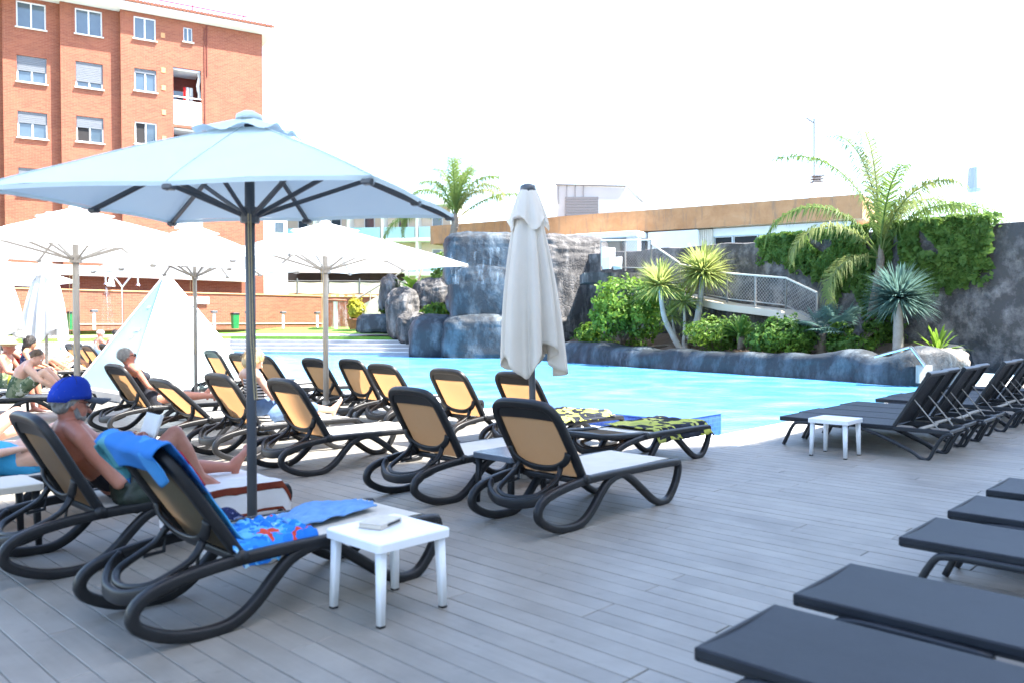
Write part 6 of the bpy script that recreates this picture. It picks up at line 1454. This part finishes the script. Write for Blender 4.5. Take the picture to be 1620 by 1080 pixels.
J_ = recline(R(22), knees=(.5, .2)); person('woman in a blue bikini lying at the left picture edge', uw(1.45, 7.0), ROT_U, J_, M['skin_b'], M['hair_dark'], .010, 'f', (('bikini_top', M['bikini'], bra), ('bikini_bottom', M['bikini'], brief)), bun_hair)
def shades(root, J, f, s, u):
    c = J['head']; q = MB()
    for sd in (-1, 1): q.ell(c + f * .098 + s * sd * .034 + u * .006, (f * .010, s * .032, u * .024), 12, 8); q.tube([c + f * .09 + s * sd * .062 + u * .012, c - f * .02 + s * sd * .082 + u * .012], .004, 6)
    q.build('sunglasses', M['lens'], root)
J_ = recline(R(56), hd=.02); person('grey haired woman with sunglasses in a black swimsuit reclining upright', uw(4.3, 11.3), ROT_U, J_, M['skin_a'], M['hair_grey'], .011, 'f', (('swimsuit', M['navy'], onepiece),), short_hair, extras=shades)
JB = recline(R(68), hx=.28, knees=(.55, .12)); JB['face'] = V((.8, -.35, -.5)); JB['head'] = JB['nk'] + V((.05, -.02, .135)); JB['hup'] = V((.3, 0, 1))
JB.update(elL=JB['shL'] + V((.14, .06, -.24)), wrL=(.60, .10, .66), elR=JB['shR'] + V((.14, -.07, -.24)), wrR=(.60, -.06, .64), hdL=V((.5, -.5, .3)), hdR=V((.5, .5, .3)), toeL=V((1, 0, -.1)), toeR=V((.4, -.2, .95)), fupR=V((-.95, 0, .35)))
person('blonde woman in a striped top and jeans sitting on a middle row lounger', uw(4.33, 8.47), ROT_U, JB, M['skin_b'], M['hair_blonde'], .0095, 'f', (('striped_top', M['stripe'], vest), ('jeans', M['jeans'], trousers)), bob_hair)
# sunlit man bending forward at far left, knees up
fl0 = on(40, 662, 0); fl0 = V((fl0.x, fl0.y, 0)); LX = lounger(0, 0, 'sunlit lounger under the bending man at far left', 30); LX.location = fl0 - U * .55; LX.rotation_euler = (0, 0, ROT_U - .35)
JX = dict(pel=(.42, 0, .47), che=(.50, 0, .74), nk=(.60, 0, .86), head=(.70, -.02, .95), face=(.75, -.3, -.62), hup=(.5, 0, .8), front=(.8, 0, -.3), curl=(.6, 0, 0),
          shL=(.56, .19, .80), shR=(.58, -.19, .80), elL=(.72, .30, .60), wrL=(.92, .20, .50), elR=(.78, -.30, .60), wrR=(1.0, -.22, .46), hdL=(.9, -.2, -.3), hdR=(.9, .2, -.3), pnL=(0, 0, -1), pnR=(0, 0, -1),
          hipL=(.48, .10, .46), knL=(.82, .24, .74), anL=(1.08, .22, .43), toeL=(1, .1, -.1), hipR=(.48, -.10, .46), knR=(.80, -.26, .74), anR=(1.06, -.24, .43), toeR=(1, -.1, -.1))
person('sunlit man bending forward with knees raised at far left', LX.location, ROT_U - .35, JX, M['skin_b'], M['hair_brown'], .011, 'm', (('swim_shorts', M['olive'], shorts(.10, .5)),), short_hair)
# people further back, sitting upright on low seats
def sitting(px, py, Y, rz, label, skin, hair, hfn, cl, sex='m', zseat=.42, crouch=0.0):
    p = at(px, py, Y); p.z = max(0, p.z - 1.05 if p.z > 1.2 else 0)
    J = dict(pel=(0, 0, zseat + .06), che=(.02 + crouch * .1, 0, zseat + .36), nk=(.05 + crouch * .16, 0, zseat + .53), head=(.09 + crouch * .22, 0, zseat + .67), face=(1, 0, -.2 - crouch * .4), hup=(0, 0, 1), front=(1, 0, 0), curl=(.6, 0, 0),
             shL=(.04 + crouch * .15, .18, zseat + .48), shR=(.04 + crouch * .15, -.18, zseat + .48), elL=(.16, .26, zseat + .27), wrL=(.36, .16, zseat + .2), elR=(.16, -.26, zseat + .27), wrR=(.36, -.16, zseat + .2),
             hipL=(.05, .10, zseat + .06), knL=(.45, .16, zseat + .08), anL=(.5, .16, .10), toeL=(1, .1, 0), hipR=(.05, -.10, zseat + .06), knR=(.45, -.16, zseat + .08), anR=(.5, -.16, .10), toeR=(1, -.1, 0))
    person(label, p, rz, J, skin, hair, .014, sex, cl, hfn)
    q = MB(); q.bbox((0, 0, zseat / 2 - .02), (.7, .62, .10), .02); q.bbox((0, 0, zseat / 2 - .12), (.5, .5, .16), .02); st_ = q.build('low_seat', M['black'], None, False, V((p.x, p.y, p.z + (zseat / 2 - .03) * .9)), rz); tag(st_, 'low dark seat under the ' + label.split(' at ')[0].split(' sitting')[0], 'seat')
sitting(40, 540, 15.8, .3, 'dark haired person in a patterned vest sitting at far left', M['skin_c'], M['hair_dark'], long_hair, (('vest', M['darkcloth'], vest), ('shorts', M['navy'], shorts(.10, .5))), 'f', .42)
sitting(154, 525, 23, 1.0, 'person in white cap and shirt sitting behind the far loungers', M['skin_a'], None, None, (('shirt', M['curtain'], vest), ('shorts', M['jeans'], shorts(.10, .5)), ('white_cap', M['curtain'], lambda q, J, side, hs: q.ell(J['head'] + V((0, 0, .06)), (V((.115, 0, 0)), V((0, .095, 0)), V((0, 0, .075))), 16, 10))), 'm', .45)
sitting(183, 524, 24.5, 2.2, 'dark haired bare backed person sitting beside the pyramid', M['skin_a'], M['hair_dark'], short_hair, (('shorts', M['navy'], shorts(.10, .5)),), 'm', .45)
sitting(4, 545, 13.4, .2, 'person in a straw hat sitting at the left edge', M['skin_a'], None, None, (('shirt', M['curtain'], vest), ('shorts', M['olive'], shorts(.10, .5)), ('straw_hat', M['rope'], lambda q, J, side, hs: (q.ell(J['head'] + V((0, 0, .06)), (V((.12, 0, 0)), V((0, .10, 0)), V((0, 0, .09))), 16, 10), q.ell(J['head'] + V((0, 0, .045)), (V((.21, 0, 0)), V((0, .20, 0)), V((0, 0, .018))), 20, 8)))), 'm', .42)
for px, Y, rz, lb, sk, hr, hf, cl, sex, be in ((62, 19.0, .2, 'sunbather lying with knees up between the closed umbrella and dark pole', 'skin_b', 'hair_brown', short_hair, 'olive', 'm', 35),
        (20, 18.2, .1, 'sunbather in red swimwear lying behind the straw hat person', 'skin_a', 'hair_dark', bun_hair, 'towel_red', 'f', 40)):
    p = at(px, 508, Y); p.z = 0; o = lounger(0, 0, 'lounger under the ' + lb, be, .12); o.location = p
    person(lb, p, ROT_U + .12, recline(R(be), knees=(.75, .5)), M[sk], M[hr], .014, sex, (('swimwear', M[cl], shorts(.10, .4) if sex == 'm' else onepiece),), hf)
# bright bits on the far left table
q = MB(); q.tube([(0, 0, 0), (0, 0, .16), (0, 0, .19), (0, 0, .22)], [.03, .03, .014, .014], 10); p = on(14, 655); tag(q.build('sunscreen_bottle', M['leaf_yellow'], None, True, p + V((0.05, -.05, .421))), 'yellow sunscreen bottle on the far left dark table', 'bottle')
